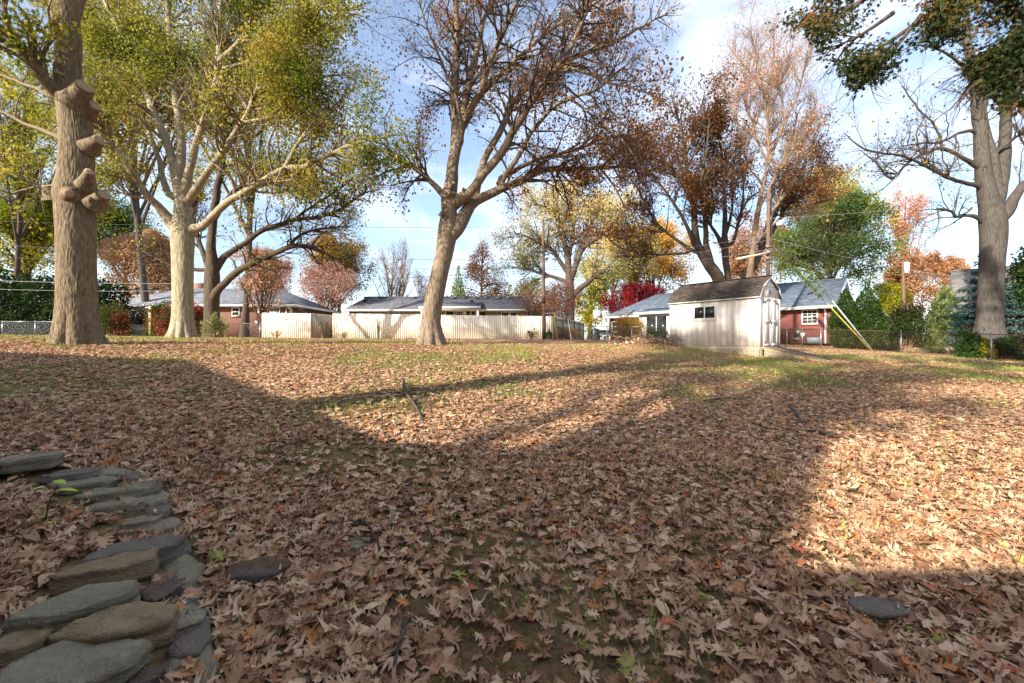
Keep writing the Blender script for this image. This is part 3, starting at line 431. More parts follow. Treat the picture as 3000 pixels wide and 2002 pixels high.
t4 = traced_tree('oak_tree', 'leaning half-bare oak in front of the pale wooden fence, russet leaves still clinging', base4, 16., 'c2', [(466,1520,70),(466,1470,54),(466,1400,43),(484,1290,40),(505,1190,38),(523,1110,39),(535,1040,42),(545,985,44),(545,930,34),(548,880,28)], l4, B_BROWN, LF['brown'], rg, tw=(520, 4200, 12500), lens=((1.2, 3.4), (.5, 1.6), (.25, .75)), nleaf=13000, lsize=.12, clump=.75, spread=.16, bark2=B_DARK, twr=.75, rfun=rf4, up=.0, grav=-.05, trunk_kw=dict(S=90, rows=170, flare=.3, flare_h=.35, nl=7, furrow=.06))
for a, b, r in [((555,815),(568,800),.06),((560,850),(545,842),.06),((515,935),(505,940),.06),((610,835),(607,822),.05)]: stub(t4, base4, P(950 + a[0] / 1.493, a[1] / 1.493, 15.62), P(950 + b[0] / 1.493, b[1] / 1.493, 15.42), r, B_BROWN, SAWN)
rg = np.random.default_rng(25); base5 = P(2896, 985, 20.); base5[2] = gz1(base5[0], base5[1]) - .05
l5 = [[(1420,860,46),(1400,700,38),(1385,550,33,.2),(1370,420,28,.4),(1352,300,24,.6),(1330,150,18,.8),(1320,0,14,1),(1300,-200,6,1.2)],[(1455,830,34,.2),(1440,650,25,.5),(1405,540,20,.8),(1400,440,15,1),(1420,300,10,1.2)],[(1470,790,34,.3),(1490,600,30,.6),(1500,450,26,.9),(1520,300,22,1.2),(1530,100,16,1.5),(1540,0,12,1.7),(1550,-200,5,2)],[(1490,890,32,-.2),(1540,810,26,-.5),(1600,740,22,-.8),(1680,650,16,-1.2),(1800,540,8,-1.6)],
 [(1390,782,15,-.3),(1320,765,11,-.6),(1240,735,10,-.9),(1160,700,8,-1.2),(1060,650,6,-1.5),(960,640,5,-1.8),(870,610,4,-2),(820,560,2,-2.1)],[(1372,692,16,-.3),(1310,660,11,-.5),(1220,620,10,-.7),(1160,642,8,-.8),(1090,680,6.5,-.9),(1015,745,6,-1),(960,690,4.5,-1.1),(900,640,3,-1.2)],[(1378,912,12,-.3),(1320,900,9,-.4),(1280,905,9,-.5),(1268,880,8,-.5),(1205,876,6,-.6)],[(1285,905,6,-.5),(1330,885,5,-.5),(1350,868,7,-.5)],[(1222,622,7,-.7),(1222,570,6,-.7),(1160,490,5,-.8),(1100,420,4,-.9),(1060,360,3,-1)],
 [(1350,548,10,-.2),(1290,560,8,-.5),(1230,590,6,-.8),(1150,600,5,-1.1),(1060,610,3,-1.4)],[(1345,290,9),(1270,240,7,-.3),(1190,200,6,-.6),(1110,190,4,-.9),(1050,215,2,-1.1)],[(1240,735,6,-.9),(1150,660,5,-1),(1120,560,4,-1.1),(1160,480,3,-1.1)],[(1440,650,12,.5),(1500,600,9,.1),(1560,560,8,-.3),(1620,600,5,-.6)],[(1480,500,10),(1540,530,8,-.4),(1568,600,6,-.7),(1600,700,4,-1)],[(1205,876,4,-.6),(1212,930,3,-.6),(1190,990,2,-.6)]]
t5 = traced_tree('bare_tree', 'tall smooth grey tree with bare crooked limbs, behind the right chain-link fence', base5, 20., 'c3', [(1422,1415,84),(1422,1380,70),(1424,1330,62),(1425,1250,57),(1432,1100,58),(1438,1000,62),(1436,930,64),(1430,880,58),(1425,830,46)], l5, barkmat('shade_toned_grey_bark', '2b2826', '57514b'), LF['goldbrown'], rg, bark2=B_DARK, mid_r=.032, twr=.8, tw=(190, 1500, 4600), lens=((1.2, 3.6), (.6, 1.7), (.3, .8)), nleaf=900, lsize=.15, clump=0, spread=.12, rfun=lambda p, r: .2 + r.normal(size=len(p)) * .15, trunk_kw=dict(S=80, rows=130, flare=.18, nl=5, furrow=.03, fs=.8), bumps=[(P(1900 + 1400 * .70153, 1120 * .70153, 19.2), .3, .06), (P(1900 + 1470 * .70153, 900 * .70153, 19.2), .5, .1)])  # bark darkened all over to stand for the shade on this trunk
# ------------------------------------------------------------------ trees behind the shed, and the rest of the neighbourhood's trees
def T6(name, label, seed, Z, trunk, limbs, leaf, nl, rf=None, bark=B_DARK, ls=.17, up=.35, tw=(200, 1500, 4200), clump=.5, lens=((1.2, 3.2), (.6, 1.6), (.3, .8))):
    rg = np.random.default_rng(seed); b = limb('c8', Z, trunk)[0, :3].copy(); b[2] = gz1(b[0], b[1]) - .05; tr = [(trunk[0][0], trunk[0][1] + 190, trunk[0][2] * 1.2)] + trunk
    return traced_tree(name, label, b, Z, 'c8', tr, limbs, bark, leaf, rg, tw=tw, twr=.8, lens=lens, nleaf=nl, lsize=ls, clump=clump, spread=.2, rfun=rf, up=up, trunk_kw=dict(S=48, rows=80, flare=.1, furrow=.05))
T6('tree', 'dark tree leaning left behind the shed, crowned with dense russet-brown leaves', 31, 27, [(850,1515,40),(790,1415,36),(745,1345,30),(715,1280,25),(702,1200,22)],
 [[(702,1220,20),(695,1050,17),(672,950,14,.4),(650,820,11,.8),(640,680,9,1.1),(600,520,7,1.3),(560,380,4,1.5)],[(800,1420,22),(768,1260,18,-.5),(760,1100,14,-.8),(740,950,11,-1.1),(760,800,9,-1.3),(780,650,6,-1.5),(790,520,3,-1.6)],[(700,1290,14),(640,1150,11,-.6),(560,1020,9,-1),(470,900,7,-1.4),(380,820,5,-1.7),(290,780,3,-2)],[(700,1330,12),(560,1240,9,.6),(450,1130,7,.9),(380,1010,6,1.2),(320,900,4,1.5),(260,830,2,1.7)],[(640,1340,8,.2),(500,1350,7,-.3),(350,1340,5.5,-.7),(230,1300,4,-1),(150,1230,3,-1.2),(80,1180,2,-1.4)],
  [(690,1050,10),(610,900,8,1),(520,780,7,1.5),(430,700,5,1.9),(340,660,3,2.2)],[(672,950,9,.4),(560,830,7,-.4),(450,760,6,-.9),(330,740,4,-1.4),(200,760,2,-1.8)],[(650,820,8,.8),(730,700,7,.4),(820,620,5,0),(900,560,3,-.3)],[(640,680,7,1.1),(700,560,6,.8),(740,440,4,.5),(770,330,2,.2)],[(760,1100,9,-.8),(850,960,7,-1.2),(920,840,6,-1.6),(960,720,4,-2)],[(700,1180,8,0),(760,1180,6,-.8),(800,1090,5,-1.3),(830,960,3,-1.6)]], LF['darkbrown'], 17000, lambda p, r: .15 + .75 * np.clip((fbm(p * .5, 6) - .28) * 2.3, 0, 1) + r.normal(size=len(p)) * .15, tw=(260, 1900, 4200), up=.15, clump=.45)
T6('tree', 'slender dark tree with upswept forks, middle one rising above the shed roof', 32, 28.5, [(905,1500,22),(890,1380,22),(885,1290,24),(884,1240,20)],
 [[(884,1250,18),(885,1000,12,.3),(872,800,9,.5),(850,620,6,.7),(830,420,4,.9),(815,250,2,1)],[(870,1290,16),(845,1240,13,-.4),(800,1180,10,-.8),(760,1080,8,-1.2),(750,940,5,-1.5),(720,800,3,-1.7)],[(895,1300,15),(935,1270,12,.3),(965,1180,10,.5),(990,1080,9,.7),(1040,1000,7,.9),(1100,960,5,1.1),(1140,900,3,1.3)],[(900,1200,10,.1),(930,1060,8,-.4),(925,900,7,-.8),(950,740,5,-1.1),(960,560,3,-1.4)],[(990,1080,7,.7),(1000,920,6,.4),(980,760,5,.2),(990,580,3,0)],[(800,1180,6,-.8),(810,1050,5,-.6),(800,900,4,-.4),(790,740,3,-.2)]], LF['darkbrown'], 3800, tw=(150, 1100, 3000), up=.4)
T6('tree', 'tall tree with fine upright pinkish-tan twigs, beside the utility pole behind the shed', 33, 27.5, [(1035,1505,24),(1045,1400,21),(1060,1280,19),(1085,1090,17)],
 [[(1085,1110,16),(1120,930,14),(1150,790,12),(1145,640,10),(1150,500,9),(1130,380,7),(1100,250,6),(1060,60,4),(1040,-100,2)],[(1150,795,10),(1210,640,9,-.5),(1250,540,8,-.8),(1240,430,6,-1),(1200,310,5,-1.1),(1190,120,3,-1.2),(1180,-60,2,-1.3)],[(1135,770,8),(1080,650,7,.6),(1060,560,6,.9),(1010,400,4,1.1),(1000,240,3,1.3),(980,80,2,1.4)],[(1060,1290,13,.1),(1140,1200,10,.5),(1190,1080,9,.9),(1290,900,8,1.3),(1350,720,6,1.6),(1410,560,5,1.9),(1450,400,3,2.1)],[(1085,1100,9),(1180,900,8,-.7),(1270,760,7,-1.1),(1350,640,5,-1.5),(1430,500,3,-1.8)],[(1150,500,7),(1220,330,6,.5),(1270,180,4,.8),(1310,0,3,1)],[(1130,380,5),(1040,240,4,.3),(960,140,3,.5),(900,60,2,.6)],[(1250,540,6,-.8),(1330,380,5,-1),(1370,220,4,-1.2),(1400,60,2,-1.3)],[(1080,650,5,.6),(960,540,4,1),(900,400,3,1.3),(880,260,2,1.5)],[(1120,930,8),(1040,820,6,-.5),(990,690,5,-.9),(960,540,4,-1.2),(940,400,2,-1.4)]], LF['peach'], 5200, bark=B_TWIG, tw=(380, 3200, 11000), up=.75, ls=.12, lens=((1.4, 3.4), (.7, 1.8), (.35, .9)))
T6('tree', 'dark multi-stemmed tree spreading right over the brick house, rusty leaves', 34, 29.5, [(1000,1500,22),(1060,1430,24),(1100,1330,20),(1110,1260,16)],
 [[(1110,1270,15),(1200,1100,13),(1230,950,10),(1260,800,8),(1300,640,6),(1330,480,3)],[(1100,1340,14),(1190,1190,12,.5),(1250,1080,10,.8),(1330,900,8,1.1),(1400,720,6,1.4),(1460,560,3,1.6)],[(1190,1180,8,.5),(1300,1050,7,0),(1420,960,5,-.4),(1540,880,3,-.8)],[(1250,1080,7,.8),(1370,960,6,1.2),(1480,820,4,1.6),(1560,700,2,1.9)],[(1110,1250,8),(1160,1120,7,-.8),(1180,960,5,-1.2),(1220,800,3,-1.5)],[(1160,1130,8,.2),(1290,1090,6,-.2),(1440,1040,5,-.6),(1580,1000,3,-1)]], LF['brown'], 6500, lambda p, r: .25 + .6 * np.clip((fbm(p * .5, 6) - .28) * 2.3, 0, 1) + r.normal(size=len(p)) * .15, up=.45, tw=(180, 1300, 3600))
ct = crown_tree
ct('tree', 'yellow-orange leafed tree high behind the big ridged oak', 30, 640, 36, 40, 130, 430, 150, B_DARK, LF['yellow'], 41, 11000, .19, 6, 26, 420, 1700, rf=hue(.3, 1.1, .3, .15))
ct('tall_tree', 'tall yellow-green tree filling the sky behind the pale oak', 560, 700, 34, 540, -120, 400, 250, B_DARK, LF['olive'], 141, 9000, .19, 8, 34, 560, 2600, rf=hue(.1, 1., .3, .18), clump=.15, tlow=.3)
ct('tall_tree', 'tall olive-leafed tree behind the gap between the two big left oaks', 345, 700, 37, 330, -100, 430, 190, B_GREY, LF['olive'], 142, 7000, .2, 8, 30, 480, 2200, rf=hue(.2, 1.1, .3, .18), clump=.15, tlow=.3)
ct('tree', 'green and yellow tree above the hedge at the far left', 75, 660, 40, 50, 390, 655, 165, B_DARK, LF['yellow'], 42, 17000, .21, 8, 26, 420, 1700, rf=hue(-.1, .8, .3, .15), fill=.3)
ct('tree', 'leafy green tree between the ridged oak and the pale oak', 300, 700, 52, 270, 450, 600, 120, B_DARK, LF['green'], 43, 14000, .22, 5, 20, 300, 1200, rf=hue(.1, .9, .3, .15), fill=.3)
ct('maple_tree', 'bright orange maple showing above the left house roof', 340, 700, 45, 335, 535, 700, 110, B_TWIG, LF['orange'], 44, 16000, .24, 5, 22, 300, 1300, fill=.35)
ct('small_tree', 'slim young tree with sparse orange leaves in front of the left brick house', 607, 745, 31, 600, 590, 705, 88, B_DARK, LF['peach'], 45, 2600, .13, 4, 22, 260, 1000, 'vase', .15, clump=.3, rf=hue(.0, .8, .4, .2))
ct('tree', 'orange-pink leafed tree showing above the roof of the left brick house', 600, 700, 55, 600, 560, 690, 80, B_TWIG, LF['orange'], 46, 6500, .24, 4, 20, 260, 1000, rf=hue(-.1, .8, .25, .15), clump=.2)
ct('small_tree', 'pinkish-red leafed tree just left of the tan brick house', 752, 745, 44, 752, 605, 735, 78, B_TWIG, LF['pink'], 47, 5600, .17, 3, 24, 420, 1900, 'vase', .1, fill=.1)
ct('oak_tree', 'golden-brown round tree on the skyline left of the bare trees', 775, 720, 64, 772, 532, 700, 88, B_DARK, LF['goldbrown'], 48, 9500, .28, 5, 22, 300, 1200, fill=.35, rf=hue(.0, .9, .2, .15))
ct('bare_tree', 'leafless pale-twigged tree on the skyline above the tan brick house', 902, 720, 60, 905, 540, 690, 58, B_TWIG, LF['peach'], 49, 500, .16, 4.5, 26, 420, 2200, 'vase', .12, stems=3)
ct('bare_tree', 'small leafless tree low on the skyline, left of the leaning oak', 975, 720, 62, 968, 615, 700, 40, B_TWIG, LF['peach'], 50, 150, .16, 2.5, 18, 260, 1200, 'vase', .1, stems=2)
ct('cypress_tree', 'russet cone-shaped tree above the roof right of the leaning oak', 1106, 720, 58, 1108, 553, 705, 82, B_TWIG, LF['orange'], 51, 9000, .24, 4, 60, 360, 1200, 'cone', .12, rf=hue(-.2, .6, .3, .15))
ct('tree', 'yellow-green tree filling the gap beyond the basketball hoop', 1352, 745, 78, 1352, 590, 765, 62, B_DARK, LF['yellow'], 143, 6000, .34, 5, 20, 260, 900, fill=.6, rf=hue(.0, .8, .2, .15))
ct('tree', 'muted olive tree far beyond the wooden fence corner', 1250, 745, 85, 1215, 640, 765, 75, B_DARK, LF['goldbrown'], 144, 6000, .36, 5, 20, 260, 900, fill=.6)
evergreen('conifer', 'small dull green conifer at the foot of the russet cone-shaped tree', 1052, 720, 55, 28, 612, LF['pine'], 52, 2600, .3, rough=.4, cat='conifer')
T7 = [[(1075,1270,17),(1060,1100,13),(1020,950,9,.5),(1010,880,5,.8),(1000,830,3,1)],[(1085,1200,14),(1130,1090,11,-.6),(1200,1040,8,-1),(1280,960,4,-1.4),(1330,900,2,-1.6)],[(1065,1150,10),(1090,1000,8,.6),(1080,900,6,.9),(1100,840,3,1.1)],[(1095,1285,13),(1160,1230,10,.3),(1230,1180,8,.5),(1320,1180,5,.8),(1400,1170,3,1)],[(1055,1180,9),(980,1080,7,-.5),(900,1040,5,-.9),(830,1020,3,-1.2)],[(1050,1230,8),(960,1200,6,.6),(890,1180,4,1),(820,1170,2,1.3)],[(1020,950,7,.5),(950,900,5,.2),(890,900,3,0)],[(1100,1120,8),(1180,960,6,.8),(1230,880,4,1.2),(1260,840,2,1.4)],[(1230,1180,5,.5),(1320,1090,4,0),(1400,1040,2,-.4)]]
def tree7():
    rg = np.random.default_rng(53); Z = 52; b = P(950 + 1075 / 1.493, 1000, Z); b[2] = gz1(b[0], b[1]) - .05
    traced_tree('tree', 'broad pale straw-yellow tree standing behind the short utility pole', b, Z, 'c2', [(1075,1490,26),(1075,1400,21),(1075,1300,20),(1072,1260,17)], T7, B_DARK, LF['straw'], rg, tw=(260, 1300, 3600), lens=((2.5, 6), (1.2, 3), (.5, 1.4)), nleaf=24000, lsize=.24, clump=.22, spread=.45, rfun=lambda p, r: .1 + .75 * np.clip((p[:, 2] - 7) / 14, 0, 1) + .3 * (fbm(p * .25, 3) - .4) + r.normal(size=len(p)) * .12, trunk_kw=dict(S=30, rows=40, flare=.1), mid_r=.09)
tree7()
ct('dogwood_tree', 'low twiggy dogwood with dull red leaves around the short utility pole', 1285, 770, 35.5, 1268, 648, 742, 88, B_TWIG, LF['redbrown'], 54, 2600, .15, 3, 30, 420, 2000, 'ell', .08, stems=3, clump=.5, rf=hue(.0, .9, .5, .2))
ct('maple_tree', 'crimson maple spreading behind the hip end of the brick house', 1452, 730, 50, 1455, 652, 730, 78, B_DARK, LF['red'], 55, 9000, .2, 3, 24, 300, 1200, fill=.4)
ct('tree', 'amber-leafed tree behind the crimson maple', 1500, 720, 64, 1500, 500, 712, 100, B_DARK, LF['gold'], 56, 12000, .3, 5, 24, 320, 1200, fill=.35)
ct('tree', 'straw-yellow tree between the pale broad tree and the amber tree', 1400, 720, 70, 1410, 470, 700, 75, B_DARK, LF['straw'], 57, 7500, .32, 5, 20, 260, 900, fill=.3, rf=hue(.3, 1, .2, .15))
ct('tree', 'orange leafed tree glimpsed behind the tall utility pole', 1740, 720, 62, 1730, 480, 690, 85, B_DARK, LF['orange'], 58, 9500, .28, 5, 22, 300, 1100, fill=.3, rf=hue(-.1, .6, .25, .2))
ct('tree', 'tall yellow-green tree topping the skyline over the right brick house', 1890, 720, 62, 1900, 385, 600, 150, B_DARK, LF['yellow'], 59, 10000, .28, 6, 30, 420, 1700, fill=.1, rf=hue(.15, 1, .2, .15))
ct('tree', 'dense dark green tree rising behind the right brick house', 1905, 720, 50, 1905, 450, 715, 160, B_DARK, LF['green'], 60, 17000, .24, 7, 40, 520, 2200, fill=.12, clump=.35, rf=lambda p, r: -.05 + .7 * np.clip((fbm(p * .35, 6) - .25) * 2, 0, 1) + .25 * np.clip((p[:, 0] - 19) / 5, 0, 1) + r.normal(size=len(p)) * .12)
ct('tree', 'thin peach-leafed tree on the skyline left of the tall grey tree', 2075, 720, 70, 2075, 420, 600, 72, B_TWIG, LF['peach'], 61, 3600, .26, 4, 22, 300, 1300, 'vase', .3, clump=.25)
ct('tree', 'rusty orange tree behind the transformer pole', 2095, 740, 62, 2095, 560, 720, 78, B_TWIG, LF['orange'], 62, 9000, .28, 5, 22, 300, 1100, fill=.3, rf=hue(-.2, .45, .25, .18))
ct('tree', 'small rusty tree just left of the tall grey tree', 2178, 740, 66, 2180, 580, 690, 45, B_TWIG, LF['orange'], 63, 4500, .28, 4, 16, 220, 800, fill=.3, rf=hue(-.2, .5, .25, .18))
ct('tree', 'yellow-green low tree between the arborvitaes and the dark shrub', 2040, 760, 52, 2040, 650, 750, 55, B_DARK, LF['yellow'], 64, 5000, .22, 4, 16, 220, 800, fill=.4)
ct('small_tree', 'broad-leafed evergreen tree reaching in at the right edge, beside the grey trunk', 2385, 790, 24, 2375, 545, 740, 58, B_DARK, LF['green'], 65, 2600, .2, 4, 22, 180, 600, rf=lambda p, r: .15 + r.normal(size=len(p)) * .15)
# hedge, shrubs, conifers
def hedge():
    rg = np.random.default_rng(66); b = np.array([-39.5, 32.5, gz1(-39.5, 32.5)]); th = thing('hedge', 'tall dark green evergreen hedge behind the left chain-link fence', 'hedge', b); m = MB()
    for q in range(16): x = -6.5 + q * .9; m.tube([b + (x, 0, 0), b + (x + rg.normal() * .1, .1, 3.4)], [.07, .02], 6)
    m.build('stem', B_DARK, th, b); n = 30000; u = rg.uniform(-7, 8.2, n); h = rg.uniform(.02, 1, n); f = rg.uniform(-1, 1, n); d = np.sign(f) * np.abs(f) ** .35; q = np.stack([u * .9, f * 1.5, h * 4.2], -1)
    top = 4.3 + .9 * (vnoise(np.stack([u * .55, 0 * u, 0 * u], -1), 4) - .5) * 2 - .06 * np.clip(u - 2, 0, 9); pos = b + np.stack([u, d * 1.1 * (.8 + .5 * vnoise(q, 1)), h * top], -1); rn = .35 + .6 * (vnoise(q * 1.3, 3) - .5) + .25 * h + rg.normal(size=n) * .15
    m2 = MB(); leaves(m2, pos, rg, .22, rn, droop=-.1); m2.build('foliage', LF['hedge'], th, b, rnd=True)
hedge()
bush('burning_bush', 'big red and green bush behind the pale oak trunk', 412, 775, 27.5, 75, 676, LF['burn'], 71, 11000, .13, 22, 'bush', B_DARK, ragged=.25)
bush('burning_bush', 'smaller red bush at the right foot of the ridged oak, by the patio doors', 262, 772, 29, 42, 688, LF['burn'], 72, 4200, .12, 16, 'bush', B_DARK, rf=hue(.3, 1., .8, .18))
bush('shrub', 'pale green bushy shrub at the right foot of the pale oak', 490, 776, 19, 36, 716, LF['shrub'], 73, 2100, .075, 20, dens=.25, ragged=.5, upr=.6)
bush('weed_clump', 'wispy pale weeds in front of the fence gate', 742, 776, 27.5, 22, 728, LF['shrub'], 74, 420, .06, 14, 'weeds', dens=.2, ragged=.5)
bush('weed_clump', 'low leafless weeds at the left end of the wooden fence', 632, 776, 28, 20, 752, LF['tan'], 75, 160, .06, 16, 'weeds', dens=.1)
bush('weed_clump', 'thin dry stalks against the bright middle of the wooden fence', 868, 778, 28.6, 14, 722, LF['tan'], 76, 90, .05, 9, 'weeds', dens=.1, upr=.9)
bush('weed_clump', 'short brown weeds at the foot of the wooden fence, right of its gate', 790, 777, 28.5, 30, 760, LF['tan'], 77, 260, .06, 16, 'weeds', dens=.2)
bush('shrub', 'brown twiggy weeds at the foot of the short utility pole', 1222, 782, 29.5, 18, 752, LF['darkbrown'], 78, 420, .08, 18, 'weeds', dens=.3)
bush('shrub', 'small dark green shrub right of the short utility pole', 1258, 782, 29.8, 14, 756, LF['green'], 79, 700, .09, 10, rf=hue(-.1, .5, .8, .15))
bush('shrub', 'dry brown brush tangled along the chain-link fence, left part', 1305, 782, 32.6, 36, 744, LF['tan'], 80, 1500, .09, 40, 'brush', dens=.2, ragged=.5)
bush('forsythia_bush', 'large yellow-tan bush behind the fence, left of the shed', 1438, 785, 34, 50, 716, LF['tan'], 81, 7500, .1, 34, 'bush', dens=.35, ragged=.35, upr=.5)
bush('shrub', 'dark green shrub half hidden by the left end of the shed', 1510, 786, 33.5, 30, 752, LF['green'], 82, 2200, .1, 14, rf=hue(-.1, .4, .6, .15))
AV = lambda h: np.minimum(1.0, ((1 - h) * 1.9)) ** .8 * (.55 + .45 * np.minimum(h * 6, 1))
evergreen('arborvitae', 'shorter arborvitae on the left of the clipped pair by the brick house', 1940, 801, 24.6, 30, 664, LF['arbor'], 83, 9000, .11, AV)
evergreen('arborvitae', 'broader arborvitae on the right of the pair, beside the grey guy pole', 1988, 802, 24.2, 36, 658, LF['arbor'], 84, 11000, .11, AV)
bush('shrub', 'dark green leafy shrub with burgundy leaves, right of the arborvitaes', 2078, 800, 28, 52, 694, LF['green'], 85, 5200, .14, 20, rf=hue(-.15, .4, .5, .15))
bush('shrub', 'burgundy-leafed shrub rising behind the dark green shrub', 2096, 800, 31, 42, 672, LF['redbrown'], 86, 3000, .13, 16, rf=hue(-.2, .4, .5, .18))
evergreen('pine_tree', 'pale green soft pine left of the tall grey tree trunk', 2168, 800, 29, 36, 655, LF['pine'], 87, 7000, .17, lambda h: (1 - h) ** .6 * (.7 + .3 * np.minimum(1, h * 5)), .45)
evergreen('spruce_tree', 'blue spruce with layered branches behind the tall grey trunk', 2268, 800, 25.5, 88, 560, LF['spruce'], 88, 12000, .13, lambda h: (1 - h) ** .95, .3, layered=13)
for q, (x, kb, Z, hw, tp, lf, n, lb) in enumerate([(2228, 822, 18.6, 34, 762, 'green', 4200, 'leafy green shrub behind the right fence, left of its nearest post'), (2310, 828, 18.4, 30, 768, 'arbor', 3600, 'dark green shrub behind the right fence, past its nearest post'), (2262, 826, 18.2, 20, 778, 'yellow', 1500, 'low yellow-green shrub behind the right fence'), (2150, 815, 22, 40, 795, 'green', 1800, 'low ground shrub beside the boulders behind the right fence'), (2030, 806, 23.3, 36, 790, 'hedge', 1500, 'low dark creeper at the foot of the guy pole'), (2362, 832, 17.5, 24, 770, 'hedge', 2200, 'dark shrub at the far right edge behind the fence')]):
    bush('shrub', lb, x, kb, Z, hw, tp, LF[lf], 90 + q, n, .1, 14, rf=hue(-.05, .7, .8, .18))
# oak reaching in at the top right, its trunk outside the frame
def overhang():
    rg = np.random.default_rng(101); b = np.array([9.6, 3.0, gz1(9.6, 3.0) - .05]); th = thing('oak_tree', 'overhanging oak boughs with dark green and rusty leaves filling the top right corner', 'tree', b); mb = MB(); bark_trunk(mb, resample(np.array([(9.6, 3, b[2], .5), (9.6, 3, 3, .42), (9.5, 3.1, 6, .4), (9.5, 3.2, 10, .25), (9.4, 3.3, 14, .05)]), .3), rg, 48, 60)
    q = lambda kx, ky, Z, r: tuple(K(kx, ky, Z)) + (r,)
    L_ = [[(9.5, 3.1, 6.5, .2), q(2420, -60, 6.6, .13), q(2250, -70, 7, .09), q(2080, -40, 7.4, .06), q(1960, 10, 7.8, .035), q(1890, 60, 8, .012)], [(9.5, 3.1, 6.0, .16), q(2400, 60, 7, .11), q(2330, 90, 7.6, .08), q(2260, 150, 8, .04), q(2200, 230, 8.3, .012)], [(9.5, 3.1, 7, .18), q(2400, -140, 7.4, .12), q(2220, -150, 8.2, .08), q(2060, -90, 9, .05), q(1930, -30, 9.6, .02)], [q(2250, -70, 7, .07), q(2150, 20, 7.2, .05), q(2050, 90, 7.4, .03), q(1940, 160, 7.6, .012)], [q(2400, 40, 7, .08), q(2310, 130, 7, .05), q(2240, 190, 7.2, .03), q(2190, 250, 7.3, .01)], [(9.5, 3.1, 8, .15), q(2500, -300, 8, .1), q(2380, -260, 9.5, .06), q(2200, -220, 11, .02)], [q(2050, 30, 7.4, .04), q(1960, 90, 7.5, .02), q(1870, 120, 7.6, .008)], [q(2110, 40, 7.2, .04), q(2030, 140, 7.2, .02), q(1960, 210, 7.2, .008)], [q(2010, -30, 7.6, .04), q(1930, 40, 7.7, .02), q(1850, 60, 7.8, .008)], [q(2400, 40, 7, .07), q(2350, 150, 6.6, .04), q(2330, 240, 6.6, .015)]]
    A = np.stack([fixn(resample(np.array(l), .25), 22) for l in L_])
    for a in A: V_, Q_ = tubes(a[None, :, :3], a[None, :, 3], 8); mb.add(V_, Q=Q_)
    mb.build('trunk', B_DARK, th, b, smooth=True); b0 = Br(A[..., :3], A[..., 3]); b1 = spawn(b0, 260, rg, .2, 1, (25, 60), (.5, 1.4), 7, -.15, .15, -.05, .6, .02, .005); b2 = spawn(b1, 1900, rg, .1, 1, (25, 60), (.25, .65), 5, -.2, .18, -.05, .7, .008, .003)
    m2 = MB(); addbr(m2, b1, 5); addbr(m2, b2, 3); m2.build('branches', B_DARK, th, b, smooth=True)
    pos = np.vstack([on_branches(b2, 44000, rg, .1, .1, .8), on_branches(b1, 6000, rg, .1, .4, 1.0)]); kx = (pos[:, 0] / pos[:, 1] * F + 1500) / 1.2766; ky = (1001 - (pos[:, 2] - CAMZ) * F / pos[:, 1]) / 1.2766
    lim_ = np.interp(kx, [1840, 1900, 1960, 2060, 2110, 2180, 2230, 2280, 2350], [60, 150, 205, 165, 95, 120, 190, 235, 250]); pos = pos[ky < lim_ + rg.normal(size=len(pos)) * 14]
    rn = .05 + .9 * np.clip((fbm(pos * 1.1, 6) - .3) * 2.2, 0, 1) + rg.normal(size=len(pos)) * .22; m3 = MB(); leaves(m3, pos, rg, .09, rn, 'oak', .6); m3.build('crown', leafmat('green_rust_oak_leaf', [(0, '2a3320'), (.4, '424c2a'), (.65, '64522c'), (1, '84502a')], .3), th, b, rnd=True)
overhang()
# oaks left of and behind the camera, whose crowns shade the lawn and the shed
def shade_oak(label, b, h, c, r, seed, n=5200):
    rg = np.random.default_rng(seed); b = np.array([b[0], b[1], gz1(*b)]); th = thing('oak_tree', label, 'tree', b); mb = MB(); c = np.array(c); r = np.array(r); bark_trunk(mb, resample(np.array([(*b, .45), (b[0], b[1], b[2] + 3, .36), (*(b * .4 + c * .6), .28), (*(c + (0, 0, r[2] * .6)), .06)]), .3), rg, 48, 60); lim = []
    for q in range(18):
        o = b + (c - b) * rg.uniform(.45, .95); d = norm(rg.normal(size=3)); t = np.linspace(0, 1, 10)[:, None]; e = c + d * r * .9; lim.append(np.hstack([o * (1 - t) + e * t + np.array([0, 0, .6]) * t * (1 - t) * 4, .16 * (1 - .85 * t)]))
    A = np.stack(lim); b0 = Br(A[..., :3], A[..., 3]); addbr(mb, b0, 7); mb.build('trunk', B_GREY, th, b, smooth=True); b1 = spawn(b0, 260, rg, .2, 1, (25, 60), (.8, 2.2), 6, .1); b2 = spawn(b1, 900, rg, .2, 1, (25, 60), (.4, 1), 4, .1)
    m2 = MB(); addbr(m2, b1, 4); addbr(m2, b2, 3); m2.build('branches', B_GREY, th, b); m3 = MB(); pos = on_branches(b2, n, rg, .16, 0, .45); leaves(m3, pos, rg, .19, hue(.1, .9)(pos, rg)); m3.build('crown', LF['brown'], th, b, rnd=True)
